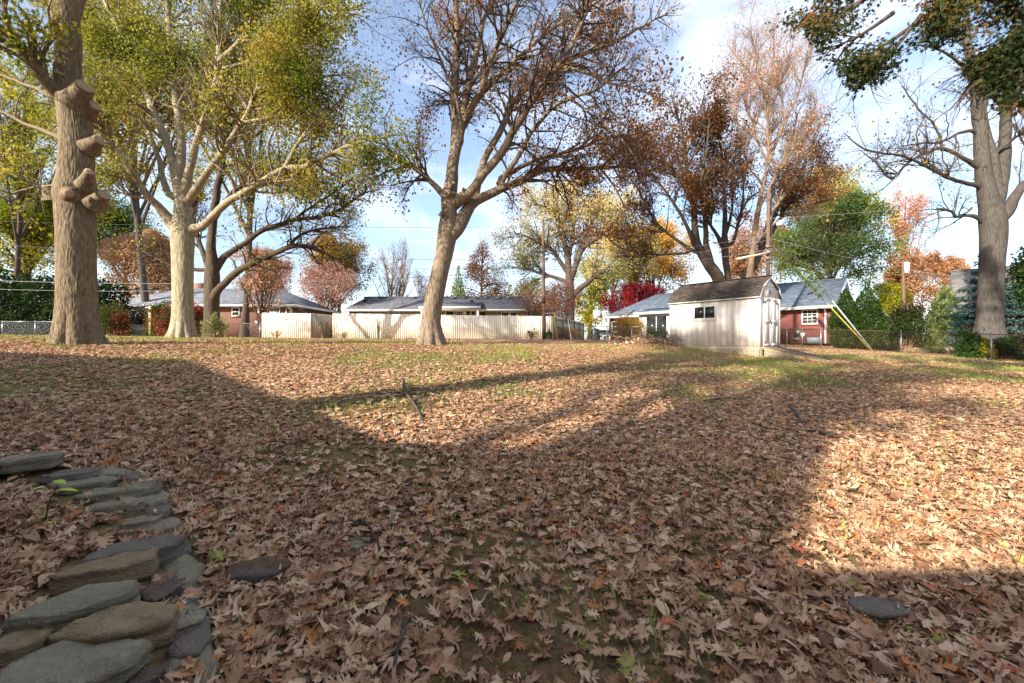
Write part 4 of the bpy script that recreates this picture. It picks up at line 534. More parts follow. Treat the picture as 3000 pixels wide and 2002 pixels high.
# ------------------------------------------------------------------ houses (local axes: x along the rear wall, y away from it, z up)
BR_L = brickmat('brown_red_brick', '8f5a48', '7a4a3c', '9a8f84'); BR_R = brickmat('deep_red_brick', '8a3f36', '752f2a', '9c8c82'); BR_T = brickmat('tan_brick', 'b39a78', 'a08762', 'a89c8a')
RF_L = roofmat('grey_shingle_roof', '63666e', '82868f'); RF_C = roofmat('dark_grey_shingle_roof', '4b4b52', '6a6a70'); RF_R = roofmat('blue_grey_shingle_roof', '525c68', '6d7784'); RF_B = roofmat('brown_grey_shingle_roof', '75706c', '958f88')
VENT = plain('dark_metal_vent', (.05, .05, .055), .5)
def pbox(name, m, par, *b): return MB().box(*b).build(name, m, par)
def window(par, x0, x1, z0, z1, y=0.0, cols=1, rows=2, sill=True, m=None, blind=False):    # frame proud of the wall, panes set back in it
    m = m or WHITE; f = MB(); t = .075
    for b in ((x0, x1, z0, z0 + t), (x0, x1, z1 - t, z1)): f.box(b[0], b[1], y - .07, y + .02, b[2], b[3])
    for b in ((x0, x0 + t), (x1 - t, x1)): f.box(b[0], b[1], y - .068, y + .02, z0 + t, z1 - t)
    o = f.build('window', m, par); zm = (z0 + z1) / 2
    if rows > 1: pbox('sash_rail', m, o, x0 + t, x1 - t, y - .055, y - .01, zm - .03, zm + .03)
    MB().box(x0 + t, x1 - t, y - .022, y - .012, z0 + t, z1 - t).build('pane', GLASS, o)
    if blind: pbox('blind', TRIM, o, x0 + t, x1 - t, y - .0115, y - .004, z0 + t, z1 - t)
    if cols > 1:
        g = MB()
        for c in range(1, cols): xx = x0 + t + (x1 - x0 - 2 * t) * c / cols; g.box(xx - .012, xx + .012, y - .036, y - .024, z0 + t, z1 - t)
        for hgt in ((z0 + t + zm) / 2, (z1 - t + zm) / 2): g.box(x0 + t, x1 - t, y - .037, y - .025, hgt - .012, hgt + .012)
        g.build('muntin', m, o)
    if sill: pbox('sill', BR_L if m is WHITE else m, o, x0 - .05, x1 + .05, y - .09, y + .02, z0 - .075, z0 - .002)
    return o
def roof(par, x0, x1, y0, y1, ze, zr, m, hl=0, hr=0, th=.12, trim=WHITE):   # ridge along x; hl / hr: hip run at each end (0 = gable)
    ym = (y0 + y1) / 2; a = (x0, y0, ze); b = (x1, y0, ze); c = (x1, y1, ze); d = (x0, y1, ze); r = (x0 + hl, ym, zr); s = (x1 - hr, ym, zr); mb = MB(); D = (0, 0, -th)
    up = [a, b, c, d, r, s]; lo = [(p[0], p[1], p[2] - th) for p in up]
    fs = [[0, 1, 5, 4], [2, 3, 4, 5], [1, 2, 5], [3, 0, 4], [7, 6, 10, 11], [9, 8, 11, 10], [8, 7, 11], [6, 9, 10], [1, 0, 6, 7], [2, 1, 7, 8], [3, 2, 8, 9], [0, 3, 9, 6]]
    o = mb.add(up + lo, poly=fs).build('roof', m, par); e = .03
    pbox('gutter', trim, o, x0 - e, x1 + e, y0 - .14, y0 - .004, ze - th - .06, ze + .01); pbox('soffit', trim, o, x0 + .03, x1 - .03, y0 + .004, y0 + .5, ze - th - .055, ze - th - .004)
    if hr: pbox('gutter', trim, o, x1 + .004, x1 + .12, y0, y1, ze - th - .06, ze + .008)
    pbox('ridge_cap', m, o, x0 + hl, x1 - hr, ym - .14, ym + .14, zr - .045, zr + .02)
    if not hr:
        for sgn in (0, 1): q = MB(); p0 = np.array(b if sgn == 0 else c) + (.02, 0, -.12); p1 = np.array(s) + (.02, 0, -.12); q.bar(p0, p1, .05, .2); q.build('barge_board', trim, o)
    return o
def rv(o, x, y, z, k=0):     # roof vents
    m = MB()
    if k == 0: m.tube([(x, y, z - .1), (x, y, z + .45)], .045, 8); n = 'vent_pipe'
    elif k == 1: m.tube([(x, y, z - .1), (x, y, z + .14), (x, y, z + .15), (x, y, z + .22)], [.14, .14, .24, .1], 10); n = 'roof_vent'
    else: m.box(x - .3, x + .3, y - .2, y + .2, z - .05, z + .13); n = 'roof_vent'
    return m.build(n, VENT, o)
def downspout(par, x, z0, z1, y=-.08): m = MB(); m.box(x - .045, x + .045, y - .07, y + .01, z0, z1 - .45); m.bar((x, y - .03, z1 - .47), (x, y - .42, z1 - .08), .08, .08); return m.build('downspout', WHITE, par)
def antenna(par, x, y, z): m = MB(); m.tube([(x, y, z), (x, y, z + 1.25)], .02, 6); m.tube([(x - .2, y, z + 1.2), (x + .15, y, z + 1.2)], .05, 6); m.tube([(x, y, z + .7), (x - .35, y, z + .45)], .012, 5); return m.build('service_mast', VENT, par)
def left_house():
    Y = 36.; x0, x1 = (292 - 1500) * Y / F, (866 - 1500) * Y / F; W = x1 - x0; zb = gz1((x0 + x1) / 2, Y) - .25; h = thing('brick_house', 'long brown brick ranch house with hip roof and patio doors, behind the left oaks', 'house', (x0, Y, zb)); zo = -zb
    ze = P(0, 893, Y)[2] + zo; zr = ze + 2.0; pbox('wall', BR_L, h, 0.45, W - .5, .5, 9.0, 0, ze - .13); r = roof(h, 0, W, 0, 9.5, ze, zr, RF_L, 3.4, 4.2)
    def X(px, y=0.5): return (px - 1500) * (Y + y) / F - x0
    def Zp(py, y=.5): return P(0, py, Y + y)[2] + zo
    window(h, X(680), X(703), Zp(927), Zp(901), .5); window(h, X(791), X(821), Zp(930), Zp(901), .5, 3, 2)
    window(h, X(868) - .9, X(868) - .35, Zp(925), Zp(903), .5, 1, 1, False); downspout(h, X(853), 0.1, ze, .42)
    pbox('wall_panel', WHITE, h, X(338), X(448), .30, .498, .2, ze - .2)         # white patio-door surround
    d = pbox('patio_door', WHITE, h, X(342), X(444), .24, .298, Zp(957), Zp(895)); 
    for a, b in ((346, 383), (391, 436)): pbox('pane', GLASS, d, X(a), X(b), .225, .238, Zp(955), Zp(899)); pbox('blind', TRIM, d, X(a), X(b), .215, .2245, Zp(911), Zp(899))
    pbox('patio_slab', plain('concrete', 'b5ada2', .9), h, X(325), X(450), -2.2, .2, .12, .32); v = (ze - Zp(900)) 
    for px, py, k in ((334, 843, 0), (310, 853, 0), (397, 843, 2), (447, 843, 2), (498, 843, 2), (402, 857, 1), (714, 843, 2), (760, 846, 2), (798, 851, 2)):
        z = Zp(py, 3.5); t = np.clip((z - ze) / (zr - ze), 0, .97); rv(r, X(px, 4.7 * t), 4.7 * t, ze + (zr - ze) * t, k)
    c = MB().box(X(573, 5.5), X(601, 5.5), 5.0, 5.9, ze, zr + .55).build('chimney', BR_L, r); pbox('chimney_cap', plain('concrete', 'b5ada2', .9), c, X(571, 5.5), X(603, 5.5), 4.95, 5.95, zr + .552, zr + .65)
    for px, a, b in ((754, 915, 935),): pbox('meter_box', STEEL, h, X(px) - .15, X(px) + .15, .38, .498, Zp(952), Zp(940)); m = MB(); m.tube([(X(754), .45, Zp(940)), (X(754), .45, Zp(902))], .025, 6); m.build('conduit', VENT, h)
    pbox('wall_lamp', WHITE, h, X(760) - .07, X(760) + .07, .37, .498, Zp(918), Zp(905)); return h
left_house()
def centre_house():
    Y = 43.; x0, x1 = (1006 - 1500) * Y / F, (1560 - 1500) * Y / F; W = x1 - x0; zb = gz1(-8, Y) - .2; h = thing('brick_house', 'low tan brick ranch house with grey roof seen over the wooden fence', 'house', (x0, Y, zb))
    def X(px, y=.5): return (px - 1500) * (Y + y) / F - x0
    def Zp(py, y=.5): return P(0, py, Y + y)[2] - zb
    ze = Zp(907, 0); zr = Zp(870, 4.4); pbox('wall', BR_T, h, .4, W - .4, .5, 8.5, 0, ze - .13); r = roof(h, 0, W, 0, 8.8, ze, zr, RF_C, 1.0, 0, trim=TRIM)
    xa, xb = X(1228, -1), X(1409, -1); zp = Zp(899, -1.2); p = MB(); p.prism([(xa, -1.2, zp - .12), (xa, -1.2, zp), (xa, 2.0, zp + .75), (xa, 2.0, zp + .6)], (xb - xa, 0, 0)); po = p.build('porch_roof', RF_C, h); pbox('gutter', TRIM, po, xa, xb, -1.33, -1.204, zp - .2, zp + .01); pbox('fascia', TRIM, po, xa + .01, xb - .01, -1.2, -1.1, zp - .36, zp - .122)
    for px in (1236, 1400): pbox('porch_post', WHITE, h, X(px, -1) - .08, X(px, -1) + .08, -1.12, -.96, 0, zp - .36)
    d = pbox('door', WHITE, h, X(1303), X(1333), .44, .498, .2, Zp(911)); pbox('pane', GLASS, d, X(1308), X(1328), .425, .438, .4, Zp(914))
    w = window(h, X(1336), X(1356), Zp(935), Zp(912), .5, 3, 1, False); window(h, X(1358), X(1378), Zp(935), Zp(910), .5, 1, 1, False, TRIM); window(h, X(1380), X(1394), Zp(935), Zp(910), .5, 1, 1, False, TRIM); window(h, X(1404), X(1424), Zp(935), Zp(913), .5, 1, 1, False, BR_T, True); window(h, X(1468), X(1492), Zp(935), Zp(914), .5, 1, 1, False, TRIM, True); window(h, X(1494), X(1516), Zp(935), Zp(914), .5, 1, 1, False, TRIM, True); window(h, X(1137), X(1172), Zp(935), Zp(914), .5, 2, 1, False, TRIM, True); window(h, X(1258), X(1285), Zp(935), Zp(910), .5, 1, 1, False, TRIM)
    f = MB(); f.tube([(X(1363), .3, Zp(922)), (X(1363), .3, Zp(914))], .16, 8); f.build('porch_lamp', plain('lamp_globe', 'e8dcc0', .4), h)
    for px, py, k in ((1070, 884, 1), (1082, 893, 0), (1178, 893, 0), (1381, 886, 1), (1422, 890, 0), (1120, 871, 2), (1212, 871, 2), (1330, 872, 2), (1361, 872, 2), (1395, 872, 2), (1425, 872, 2), (1460, 872, 2), (1075, 871, 2), (1490, 872, 2)):
        z = Zp(py, 3); t = np.clip((z - ze) / (zr - ze), 0, .95); rv(r, X(px, 4.4 * t), 4.4 * t, ze + (zr - ze) * t, k)
    c = MB(); c.tube([(X(1179, 5.5), 5.5, zr - .7), (X(1179, 5.5), 5.5, zr + .35), (X(1179, 5.5), 5.5, zr + .36), (X(1179, 5.5), 5.5, zr + .75)], [.12, .12, .2, .2], 10); c.build('flue', plain('rusty_flue', '7c5a48', .7), r)
    antenna(r, X(1029, .8), .8, ze); return h
centre_house()
def right_house():
    a = np.array([9.0, 40.3]); b = np.array([21.55, 27.2]); u = (b - a) / np.linalg.norm(b - a); Ln = np.linalg.norm(b - a); rz = math.atan2(u[1], u[0]); zb = gz1(15, 34) - .15; h = thing('brick_house', 'red brick house with blue-grey roof and gable, partly hidden by the shed', 'house', (a[0], a[1], zb), rz)
    ze = 3.72 - zb; zr = 6.0 - zb; pbox('wall', BR_R, h, .45, Ln - .4, .5, 8.4, 0, ze - .13); g = MB().prism([(Ln - .41, .7, ze - .12), (Ln - .41, 8.2, ze - .12), (Ln - .41, 4.4, zr - .25)], (.02, 0, 0)).build('gable_wall', WHITE, h); r = roof(h, 0, Ln, 0, 8.9, ze, zr, RF_R, 3.2, 0)
    for q in range(9): yy = 1.3 + q * .75; pbox('gable_slat', WHITE, g, Ln - .388, Ln - .36, yy, yy + .55, ze - .1, ze + (zr - ze) * max(.1, 1 - abs(yy + .27 - 4.45) / 4.45) - .3)
    def hit(px, y=.5):   # distance along the wall at which the line of sight through px meets it
        n = np.array([-u[1], u[0]]); o = a + n * y; d = np.array([(px - 1500) / F, 1.]); M = np.array([u, -d]).T; s, t = np.linalg.solve(M, -o); return s, t
    def Zp(py, t): return CAMZ + (1001 - py) * t / F - zb
    s0, t0 = hit(2349); s1, t1 = hit(2397); window(h, s0, s1, Zp(951, t0), Zp(908, t0), .5, 3, 2); window(h, hit(2300)[0] - 1.5, hit(2300)[0] - .6, Zp(951, t0), Zp(908, t0), .5, 3, 2)
    s, t = hit(2338); pbox('meter_box', STEEL, h, s - .18, s + .18, .38, .498, .62, .95); s, t = hit(2352); pbox('outlet_box', TRIM, h, s - .12, s + .12, .4, .498, .5, .75); s, t = hit(2333); pbox('crawl_vent', STEEL, h, s - .25, s + .25, .44, .498, .22, .42); s0, t = hit(2368); s1, t = hit(2404); pbox('window_well', plain('blue_grey_panel', '7d8b96', .6), h, s0, s1, .1, .498, 0, .42); downspout(h, Ln - .65, 0, ze, .42)
    s0, t = hit(1872, -.9); s1 = s0 + 5.2; sr = MB().box(s0, s1, -.9, .498, 0, ze - .02).build('sunroom', WHITE, h)         # white sunroom with sliding door
    pr = MB(); pr.prism([(s0 - .25, -1.3, ze + .0), (s0 - .25, -1.3, ze + .12), (s0 - .25, 1.2, ze + .62), (s0 - .25, 1.2, ze + .5)], (s1 - s0 + .5, 0, 0)); pr.build('sunroom_roof', RF_R, sr); pbox('fascia', WHITE, sr, s0 - .25, s1 + .25, -1.42, -1.304, ze - .06, ze + .13)
    A, t = hit(1893, -.9); B, t2 = hit(1956, -.9); d = pbox('sliding_door', TRIM, sr, A, B, -.96, -.902, .15, Zp(926, t)); m = (A + B) / 2; pbox('pane', GLASS, d, A + .08, m - .04, -.975, -.962, .25, Zp(929, t)); pbox('pane', GLASS, d, m + .04, B - .08, -.975, -.962, .25, Zp(929, t)); pbox('curtain', WHITE, d, A + .09, A + .35, -.961, -.9605, .25, Zp(929, t))
    for px in (1780, 1793): s, t = hit(px); downspout(h, s, .0, ze, .42) if px == 1780 else window(h, s, s + .8, 1.0, 2.1, .5, 1, 2)
    antenna(r, hit(1813, .9)[0], .9, ze + .3); rv(r, hit(1865, 3)[0], 3, ze + 1.5, 0); s, t = hit(2290, 0); return h
right_house()
def far_right_house():
    u = np.array([.70, -.71]); a = np.array([30.2, 28.0]); zb = gz1(31, 28) - .1; h = thing('brick_house', 'house with a large weathered grey roof at the far right, behind the tall grey tree', 'house', (a[0], a[1], zb), math.atan2(u[1], u[0])); ze = 3.25 - zb; zr = 6.75 - zb
    pbox('wall', BR_R, h, .5, 15, .9, 9.4, 0, ze - .13); roof(h, 0, 15.4, 0, 10.4, ze, zr, RF_B, 0, 0, trim=plain('dark_trim', (.05, .05, .05))); window(h, 1.6, 2.8, .9, 2.0, .9, 2, 2); MB().prism([(.48, 1.0, ze - .12), (.48, 9.4, ze - .12), (.48, 5.2, zr - .3)], (.02, 0, 0)).build('gable_wall', BR_R, h)
far_right_house()
def small_garage():
    a = P(2545, 985, 44); zb = gz1(a[0], a[1]) - .1; h = thing('garage', 'small grey-roofed outbuilding glimpsed between the arborvitaes and the dark shrub', 'garage', (a[0], a[1], zb)); pbox('wall', plain('beige_siding', 'b8a58e', .8), h, .2, 3.2, .2, 4, 0, 1.75); roof(h, 0, 3.4, 0, 4.2, 1.85, 3.3, RF_B)
small_garage()
def camera_house():      # stands behind and left of the camera; its roof line throws the near shade
    h = thing('brick_house', 'brick house behind the viewpoint whose roof line shades the near lawn', 'house', (0, 0, -.3)); 
    pbox('wall', BR_T, h, -14, 12, -10, -2.3, 0, 2.9); roof(h, -14.5, 12.5, -10.6, -1.75, 3.1, 4.6, RF_C); e = MB()
    w = MB(); w.prism([(-19.5, 4.6, 0), (-5.4, .45, 0), (-6.6, -3.4, 0), (-20.7, .8, 0)], (0, 0, 2.9)); w.build('wing_wall', BR_T, h)
    g = MB(); pk = (-12.4, 2.75, 5.0); g.prism([(-19.9, 5.0, 3.05), pk, (-5.1, .55, 3.05), (-5.1, .55, 2.93), (-19.9, 5.0, 2.93)], (-1.35, -4.4, 0)); g.build('wing_roof', RF_C, h)
    p = MB(); p.prism([(-5.08, .50, 2.95), (-2.25, .28, 2.95), (-3.3, -3.2, 2.95), (-6.2, -3.0, 2.95)], (0, 0, .14)); p.build('porch_roof', WHITE, h); q = MB()
    for x, y in ((-2.5, .15), (-3.35, -2.6)): MB().box(x - .07, x + .07, y - .07, y + .07, 0, 2.948).build('porch_post', WHITE, h)
camera_house()
shade_oak('oak with a rounded crown left of the viewpoint, dappling the shed and lawn', (-11.3, -2.6), 14, (-6.2, 2.2, 12.2), (4.0, 3.4, 3.0), 111)
shade_oak('oak well left of the viewpoint, casting broken shade towards the fence', (-12.5, -8), 14, (-11.5, -7.2, 13.0), (4.6, 4.4, 3.0), 112)
shade_oak('oak standing well behind the viewpoint, casting shade to the right-hand lawn', (2, -16), 14, (3, -12, 11), (4.5, 4.0, 3.0), 113)
def juniper():
    rg = np.random.default_rng(115); b = np.array([-7.6, -4.6, gz1(-7.6, -4.6)]); th = thing('juniper', 'narrow upright juniper near the viewpoint, its long shadow lying over the lawn', 'evergreen', b); m = MB(); m.tube([b, b + (0, 0, 8.3)], [.16, .02], 8); m.build('trunk', B_DARK, th, b, smooth=True); n = 16000; h = 1 - rg.uniform(0, 1, n) ** .8; a = rg.uniform(0, 6.28, n); r = 1.15 * np.minimum(1, (1 - h) * 2.6) ** .6 * (rg.uniform(0, 1, n) ** .4) * (.8 + .4 * vnoise(np.stack([np.cos(a) * 2, np.sin(a) * 2, h * 9], -1)))
    pos = b + np.stack([np.cos(a) * r, np.sin(a) * r, .1 + h * 8.6], -1); m = MB(); leaves(m, pos, rg, .17, rg.uniform(0, 1, n), outward=norm(np.stack([np.cos(a), np.sin(a), 1.4 + 0 * a], -1)) * 1.6); m.build('foliage', LF['arbor'], th, b, rnd=True)
juniper()
# ------------------------------------------------------------------ garden shed
SIDING = plain('pinkish_white_siding', 'ddd3c8', .65, var=.035, nscale=2.5, stretch=(6, 6, .8)); SHINGLE = [plain('brown_shingle_%s' % n, c, .95, var=.3, nscale=22) for n, c in (('dark', '443c36'), ('mid', '4c443c'), ('light', '554b42'))]; LATT = plain('beige_lattice', 'c9b698', .8, var=.1); DARK = plain('shade_and_joint_dark', (.02, .018, .015), .9); TAR = plain('roof_felt', '3c352f', .95)
RAMPW = boardmat('brown_ramp_board', '5f5142', '7c6b57')
def shed():
    rz = math.atan2(.79, -.61); c = np.array([9.30, 15.4, 1.12]); sh = thing('garden_shed', 'off-white barn-roofed garden shed on a lattice skirt with a ramp', 'shed', c, rz)      # local x runs left along the long side, y back into the shed
    Ln, W, H = 3.66, -1.95, 1.90   # W negative: the gable runs to the right of the long side
    core = MB().box(.010, Ln - .01, W + .010, -.010, 0, H).build('wall_core', SIDING, sh); nb = 15; bw = Ln / nb; rg = np.random.default_rng(5)
    for i in range(nb): o = MB().box(i * bw + .006, (i + 1) * bw - .006, -.028 + .001 * (i % 3), .0 + .001 * (i % 2), -.02, H - .03).build('siding_board', SIDING, sh)
    ng = 6; gw = -W / ng
    for i in range(ng): MB().box(-.002, .028, -(i + 1) * gw + .005, -i * gw - .005, -.02, H - .01 if i in (0, ng - 1) else H - .01).build('siding_board', SIDING, sh)
    y0, yb, ym = .09, -.22, W / 2; ze, zb_, zr = H - .02, 2.33, 2.74; prof = [(y0, ze), (yb, zb_), (ym, zr), (W - yb, zb_), (W - y0, ze)]
    gb = MB(); gp = [(0.0, -.02, H), (0.0, W + .02, H), (0.0, W - yb - .03, zb_ - .07), (0.0, ym, zr - .07), (0.0, yb + .03, zb_ - .07)]; gb.prism([(.0, y, z) for _, y, z in gp], (.03, 0, 0)); gb.build('gable', SIDING, sh); gb = MB(); gb.prism([(Ln - .04, y, z) for _, y, z in gp], (.03, 0, 0)); gb.build('gable', SIDING, sh); MB().box(-.004, .011, W + .34, -.34, zb_ - .03, zb_ - .02).build('gable_seam', DARK, sh)
    rf = MB(); ov = .05
    for (ya, za), (yc, zc) in zip(prof[:-1], prof[1:]): d = norm(np.array([0, yc - ya, zc - za])); n = np.array([0, -d[2], d[1]]); n = n if n[2] > 0 else -n; p0 = np.array([-ov, ya, za]); p1 = np.array([-ov, yc, zc]); rf.prism([p0, p1, p1 - n * .03, p0 - n * .03], (Ln + 2 * ov, 0, 0))
    ro = rf.build('roof', TAR, sh)
    def shing(ya, za, yc, zc, rows, tab):
        d = np.array([0, yc - ya, zc - za]); l = np.linalg.norm(d); d = d / l; n = np.array([0, -d[2], d[1]]); n = n if n[2] > 0 else -n; rh = l / rows; me = {}
        for r in range(rows):
            x = -ov - .015 - (r % 2) * tab / 2 - rg.uniform(0, .08)
            while x < Ln + ov + .01:
                a, b = max(x, -ov - .015), min(x + tab - .008, Ln + ov + .015); x += tab
                if b - a < .03: continue
                p = np.array([0, ya, za]) + d * (r * rh - .012) + n * (.012 + .004 * rg.uniform()); q = p + d * (rh * 1.12) - n * .010; m = MB(); m.prism([(a, p[1], p[2]), (a, q[1], q[2]), (a, q[1], q[2]) - n * .007, (a, p[1], p[2]) - n * .009], (b - a, 0, 0)); m.build('shingle', SHINGLE[rg.integers(3)], ro)
    shing(*prof[0], *prof[1], 5, .31); shing(*prof[1], *prof[2], 7, .31); pbox('ridge_cap', SHINGLE[0], ro, -ov - .02, Ln + ov + .02, ym - .09, ym + .09, zr + .012, zr + .035)
    pbox('eave_trim', TRIM, sh, -ov, Ln + ov, .06, .105, ze - .045, ze - .006)
    t = MB()
    for (ya, za), (yc, zc) in zip(prof[:-1], prof[1:]): t.bar((-ov - .03, ya, za - .05), (-ov - .03, yc, zc - .05), .03, .11, (1, 0, 0)) if False else t.prism([(-ov - .022, ya, za - .012), (-ov - .022, yc, zc - .012), (-ov - .022, yc, zc - .10), (-ov - .022, ya, za - .10)], (.02, 0, 0))
    t.build('barge_board', TRIM, sh)
    for yy in (-.045, W + .045): pbox('corner_trim', SIDING, sh, -.022, -.003, yy - .045, yy + .045, -.02, H - .02)
    pbox('corner_trim', SIDING, sh, .0, .08, .003, .02, -.02, H - .09); pbox('corner_trim', SIDING, sh, Ln - .08, Ln, .003, .02, -.02, H - .09)
    # window on the long side
    wx0, wx1, wz0, wz1 = 1.62, 2.56, 1.10, 1.66; w = MB(); f = .05
    for b in ((wx0, wx1, wz0, wz0 + f), (wx0, wx1, wz1 - f, wz1)): w.box(b[0], b[1], .003, .035, b[2], b[3])
    for b in ((wx0, wx0 + f), (wx1 - f, wx1), ((wx0 + wx1) / 2 - .025, (wx0 + wx1) / 2 + .025)): w.box(b[0], b[1], .004, .034, wz0 + f, wz1 - f)
    wo = w.build('window', WHITE, sh); pbox('pane', GLASS, wo, wx0 + f, (wx0 + wx1) / 2 - .025, .006, .014, wz0 + f, wz1 - f); pbox('pane', GLASS, wo, (wx0 + wx1) / 2 + .025, wx1 - f, .006, .016, wz0 + f, wz1 - f); pbox('sill', SIDING, wo, wx0 - .02, wx1 + .02, .003, .028, wz0 - .07, wz0 - .003)
    # double doors, their trim, hinges and latch on the gable
    ym_ = W / 2
    for s in (-1, 1):
        a, b = (ym_ + .008, ym_ + .62) if s > 0 else (ym_ - .62, ym_ - .008); d = pbox('door', SIDING, sh, -.03, -.004, a, b, .02, 1.84); e = b if s > 0 else a; tr = MB(); q = .07
        for z0, z1 in ((.02, .98), (.98, 1.84)):
            tr.box(-.046, -.031, a, b, z0, z0 + q) if z0 < .5 else tr.box(-.046, -.031, a, b, z0 - q / 2, z0 + q / 2); tr.box(-.045, -.0312, a, a + q, z0, z1); tr.box(-.045, -.0312, b - q, b, z0, z1)
            c_ = a if s > 0 else b; k = 1 if s > 0 else -1
            tr.prism([(-.047, c_, z1), (-.047, e, z1), (-.047, e, z1 - .22), (-.047, e - k * q, z1 - .20), (-.047, c_ + k * .26, z1 - q), (-.047, c_, z1 - q)], (.015, 0, 0))
        tr.build('door_trim', SIDING, d)
        for zz in (.16, .93, 1.70): hg = MB(); hg.box(-.056, -.048, e - s * .16, e + s * .03, zz - .018, zz + .018); hg.box(-.057, -.047, e, e + s * .03, zz - .06, zz + .06); hg.build('hinge', STEEL, d)
        if s > 0: lt = MB(); lt.box(-.062, -.048, a - .05, a + .1, .93, .97); lt.box(-.075, -.05, a - .02, a + .03, .86, .95); lt.build('latch', VENT, d)
    pbox('door_gap', DARK, sh, -.012, -.0045, ym_ - .0075, ym_ + .0075, .02, 1.84)
    gv = MB(); gv.box(-.002, .011, ym_ - .13, ym_ + .13, 1.98, 2.26); go = gv.build('gable_vent', WHITE, sh)
    for i in range(3): pbox('slat', STEEL, go, -.012, -.003, ym_ - .075 + i * .055, ym_ - .04 + i * .055, 2.03, 2.21)
    # lattice skirt: crossing slats cut to the ground
    pbox('floor_frame', LATT, sh, .0, Ln, W, -.02, -.10, -.021); pbox('lattice_shade', DARK, sh, .05, Ln - .05, W + .3, -.10, -.75, -.101)  # near-black box behind the lattice paints in the shade under the floor
    def lattice(p0, p1, zt0, zt1, d0, d1, nrm, par):
        p0 = np.array(p0); p1 = np.array(p1); l = np.linalg.norm(p1 - p0); d = (p1 - p0) / l; nrm = np.array(nrm, float); v = np.linspace(0, max(d0, d1), 60)
        for sg in (-1, 1):
            for c in np.arange(-.6, l + .6, .108):
                x = c + sg * v; ok = (x >= 0) & (x <= l) & (v <= d0 + (d1 - d0) * np.clip(x / l, 0, 1))
                if ok.sum() < 6: continue
                i0, i1 = np.where(ok)[0][[0, -1]]; pt = lambda i: np.array([*(p0 + d * x[i]), zt0 + (zt1 - zt0) * x[i] / l - v[i]]) + nrm * .006 * sg
                MB().bar(pt(i0), pt(i1), .010, .034, np.cross(nrm, pt(i1) - pt(i0))).build('slat', LATT, par)
    lattice((0, .012), (2.9, .012), -.10, -.10, .36, .26, (0, 1, 0), sh); lattice((-.012, -.02), (-.012, -.3), -.10, -.10, .36, .38, (1, 0, 0), sh)
    # ramp in front of the doors, sloping down to the right
    rp = MB(); z0, z1 = -.02, -.46; L2 = 1.75
    nbd = 14
    for i in range(nbd): f0, f1 = i / nbd, (i + 1) / nbd - .006; q = MB(); q.prism([(-.06 - L2 * f0, -.25, z0 + (z1 - z0) * f0), (-.06 - L2 * f1, -.25, z0 + (z1 - z0) * f1), (-.06 - L2 * f1, -.25, z0 + (z1 - z0) * f1 - .035), (-.06 - L2 * f0, -.25, z0 + (z1 - z0) * f0 - .035)], (0, W + .4, 0)); q.build('ramp_plank', RAMPW, sh)
    for yy in (-.24, W + .15): q = MB(); q.bar((-.06, yy, z0 - .08), (-.06 - L2, yy, z1 - .05), .04, .1); q.build('ramp_rail', POSTWOOD, sh)
    lattice((-.08, -.225), (-1.45, -.225), z0 - .03, z0 + (z1 - z0) * .8 - .03, .36, .08, (0, 1, 0), sh); return sh
shed()
# ------------------------------------------------------------------ wooden fence
def fence_line(th, base, p0, p1, zt0, zt1, pm, facing=True, w=.137, back=None):
    p0 = np.array(p0, float); p1 = np.array(p1, float); l = np.linalg.norm(p1 - p0); d = (p1 - p0) / l; n = int(l / (w + .0015)); a = math.atan2(d[1], d[0]); H = 1.86; v = MB(); v.prism([(0, 0, 0), (w, 0, 0), (w, 0, H - .04), (w - .03, 0, H), (.03, 0, H), (0, 0, H - .04)], (0, .018, 0)); src = None; rg = np.random.default_rng(int(l * 100))
    nr = np.array([-d[1], d[0]])
    for s in range(int(l / 2.44) + 2): q = p0 + d * min(s * 2.44, l) + nr * .075; zg = gz1(q[0], q[1]); MB().box(-.045, .045, -.045, .045, 0, 1.8).build('post', POSTWOOD, th).location = tuple(np.array([q[0], q[1], zg - .02]) - base); 
    for hz in (.35, 1.0, 1.6):
        m = MB(); m.bar((*(p0 + nr * .035), zt0 - 1.83 + hz), (*(p1 + nr * .035), zt1 - 1.83 + hz), .03, .085); m.build('rail', POSTWOOD, th, base)
    for i in range(n):
        q = p0 + d * (i * l / n); z = zt0 + (zt1 - zt0) * i / n + rg.normal() * .006 - H; loc = tuple(np.array([q[0], q[1], z]) - base)
        if src is None: src = v.build('picket', pm, th); src.location = loc; src.rotation_euler = (0, 0, a)
        else: inst('picket', src, th, loc, a)
    return th
fb = np.array([-6., 30., 1.45]); wf = thing('wooden_fence', 'new pale cedar privacy fence with a recessed gate across the back of the lawn', 'fence', fb)
A0, A1 = P(768, 917, 29.)[[0, 1]], P(912, 918, 29.2)[[0, 1]]; B0, B1 = P(975, 918, 29.8)[[0, 1]], P(1622, 927, 31.2)[[0, 1]]
zA = P(0, 917, 29)[2]; fence_line(wf, fb, A0, A1, zA, P(0, 918.5, 29.2)[2], CEDAR); fence_line(wf, fb, A1 + (0.02, .05), np.array([B0[0] - .02, 31.6]), P(0, 918.5, 29.2)[2], 3.28, CEDAR_OLD_SHADE); fence_line(wf, fb, B0, B1, P(0, 918.5, 29.8)[2], P(0, 927, 31.2)[2], CEDAR)  # recessed gate boards are greyer, painting in the shading of their turned face
fence_line(wf, fb, np.array([B0[0] - .01, 31.7]), B0 + (-.01, .05), 3.3, P(0, 918.5, 29.8)[2], CEDAR_OLD_SHADE)  # recess return carries the same painted-in shading
fence_line(wf, fb, P(1708, 946, 43)[[0, 1]], B1 + (.03, .05), 3.3, P(0, 927, 31.2)[2], plain('grey_white_board', 'c4c0ba', .8, var=.1))
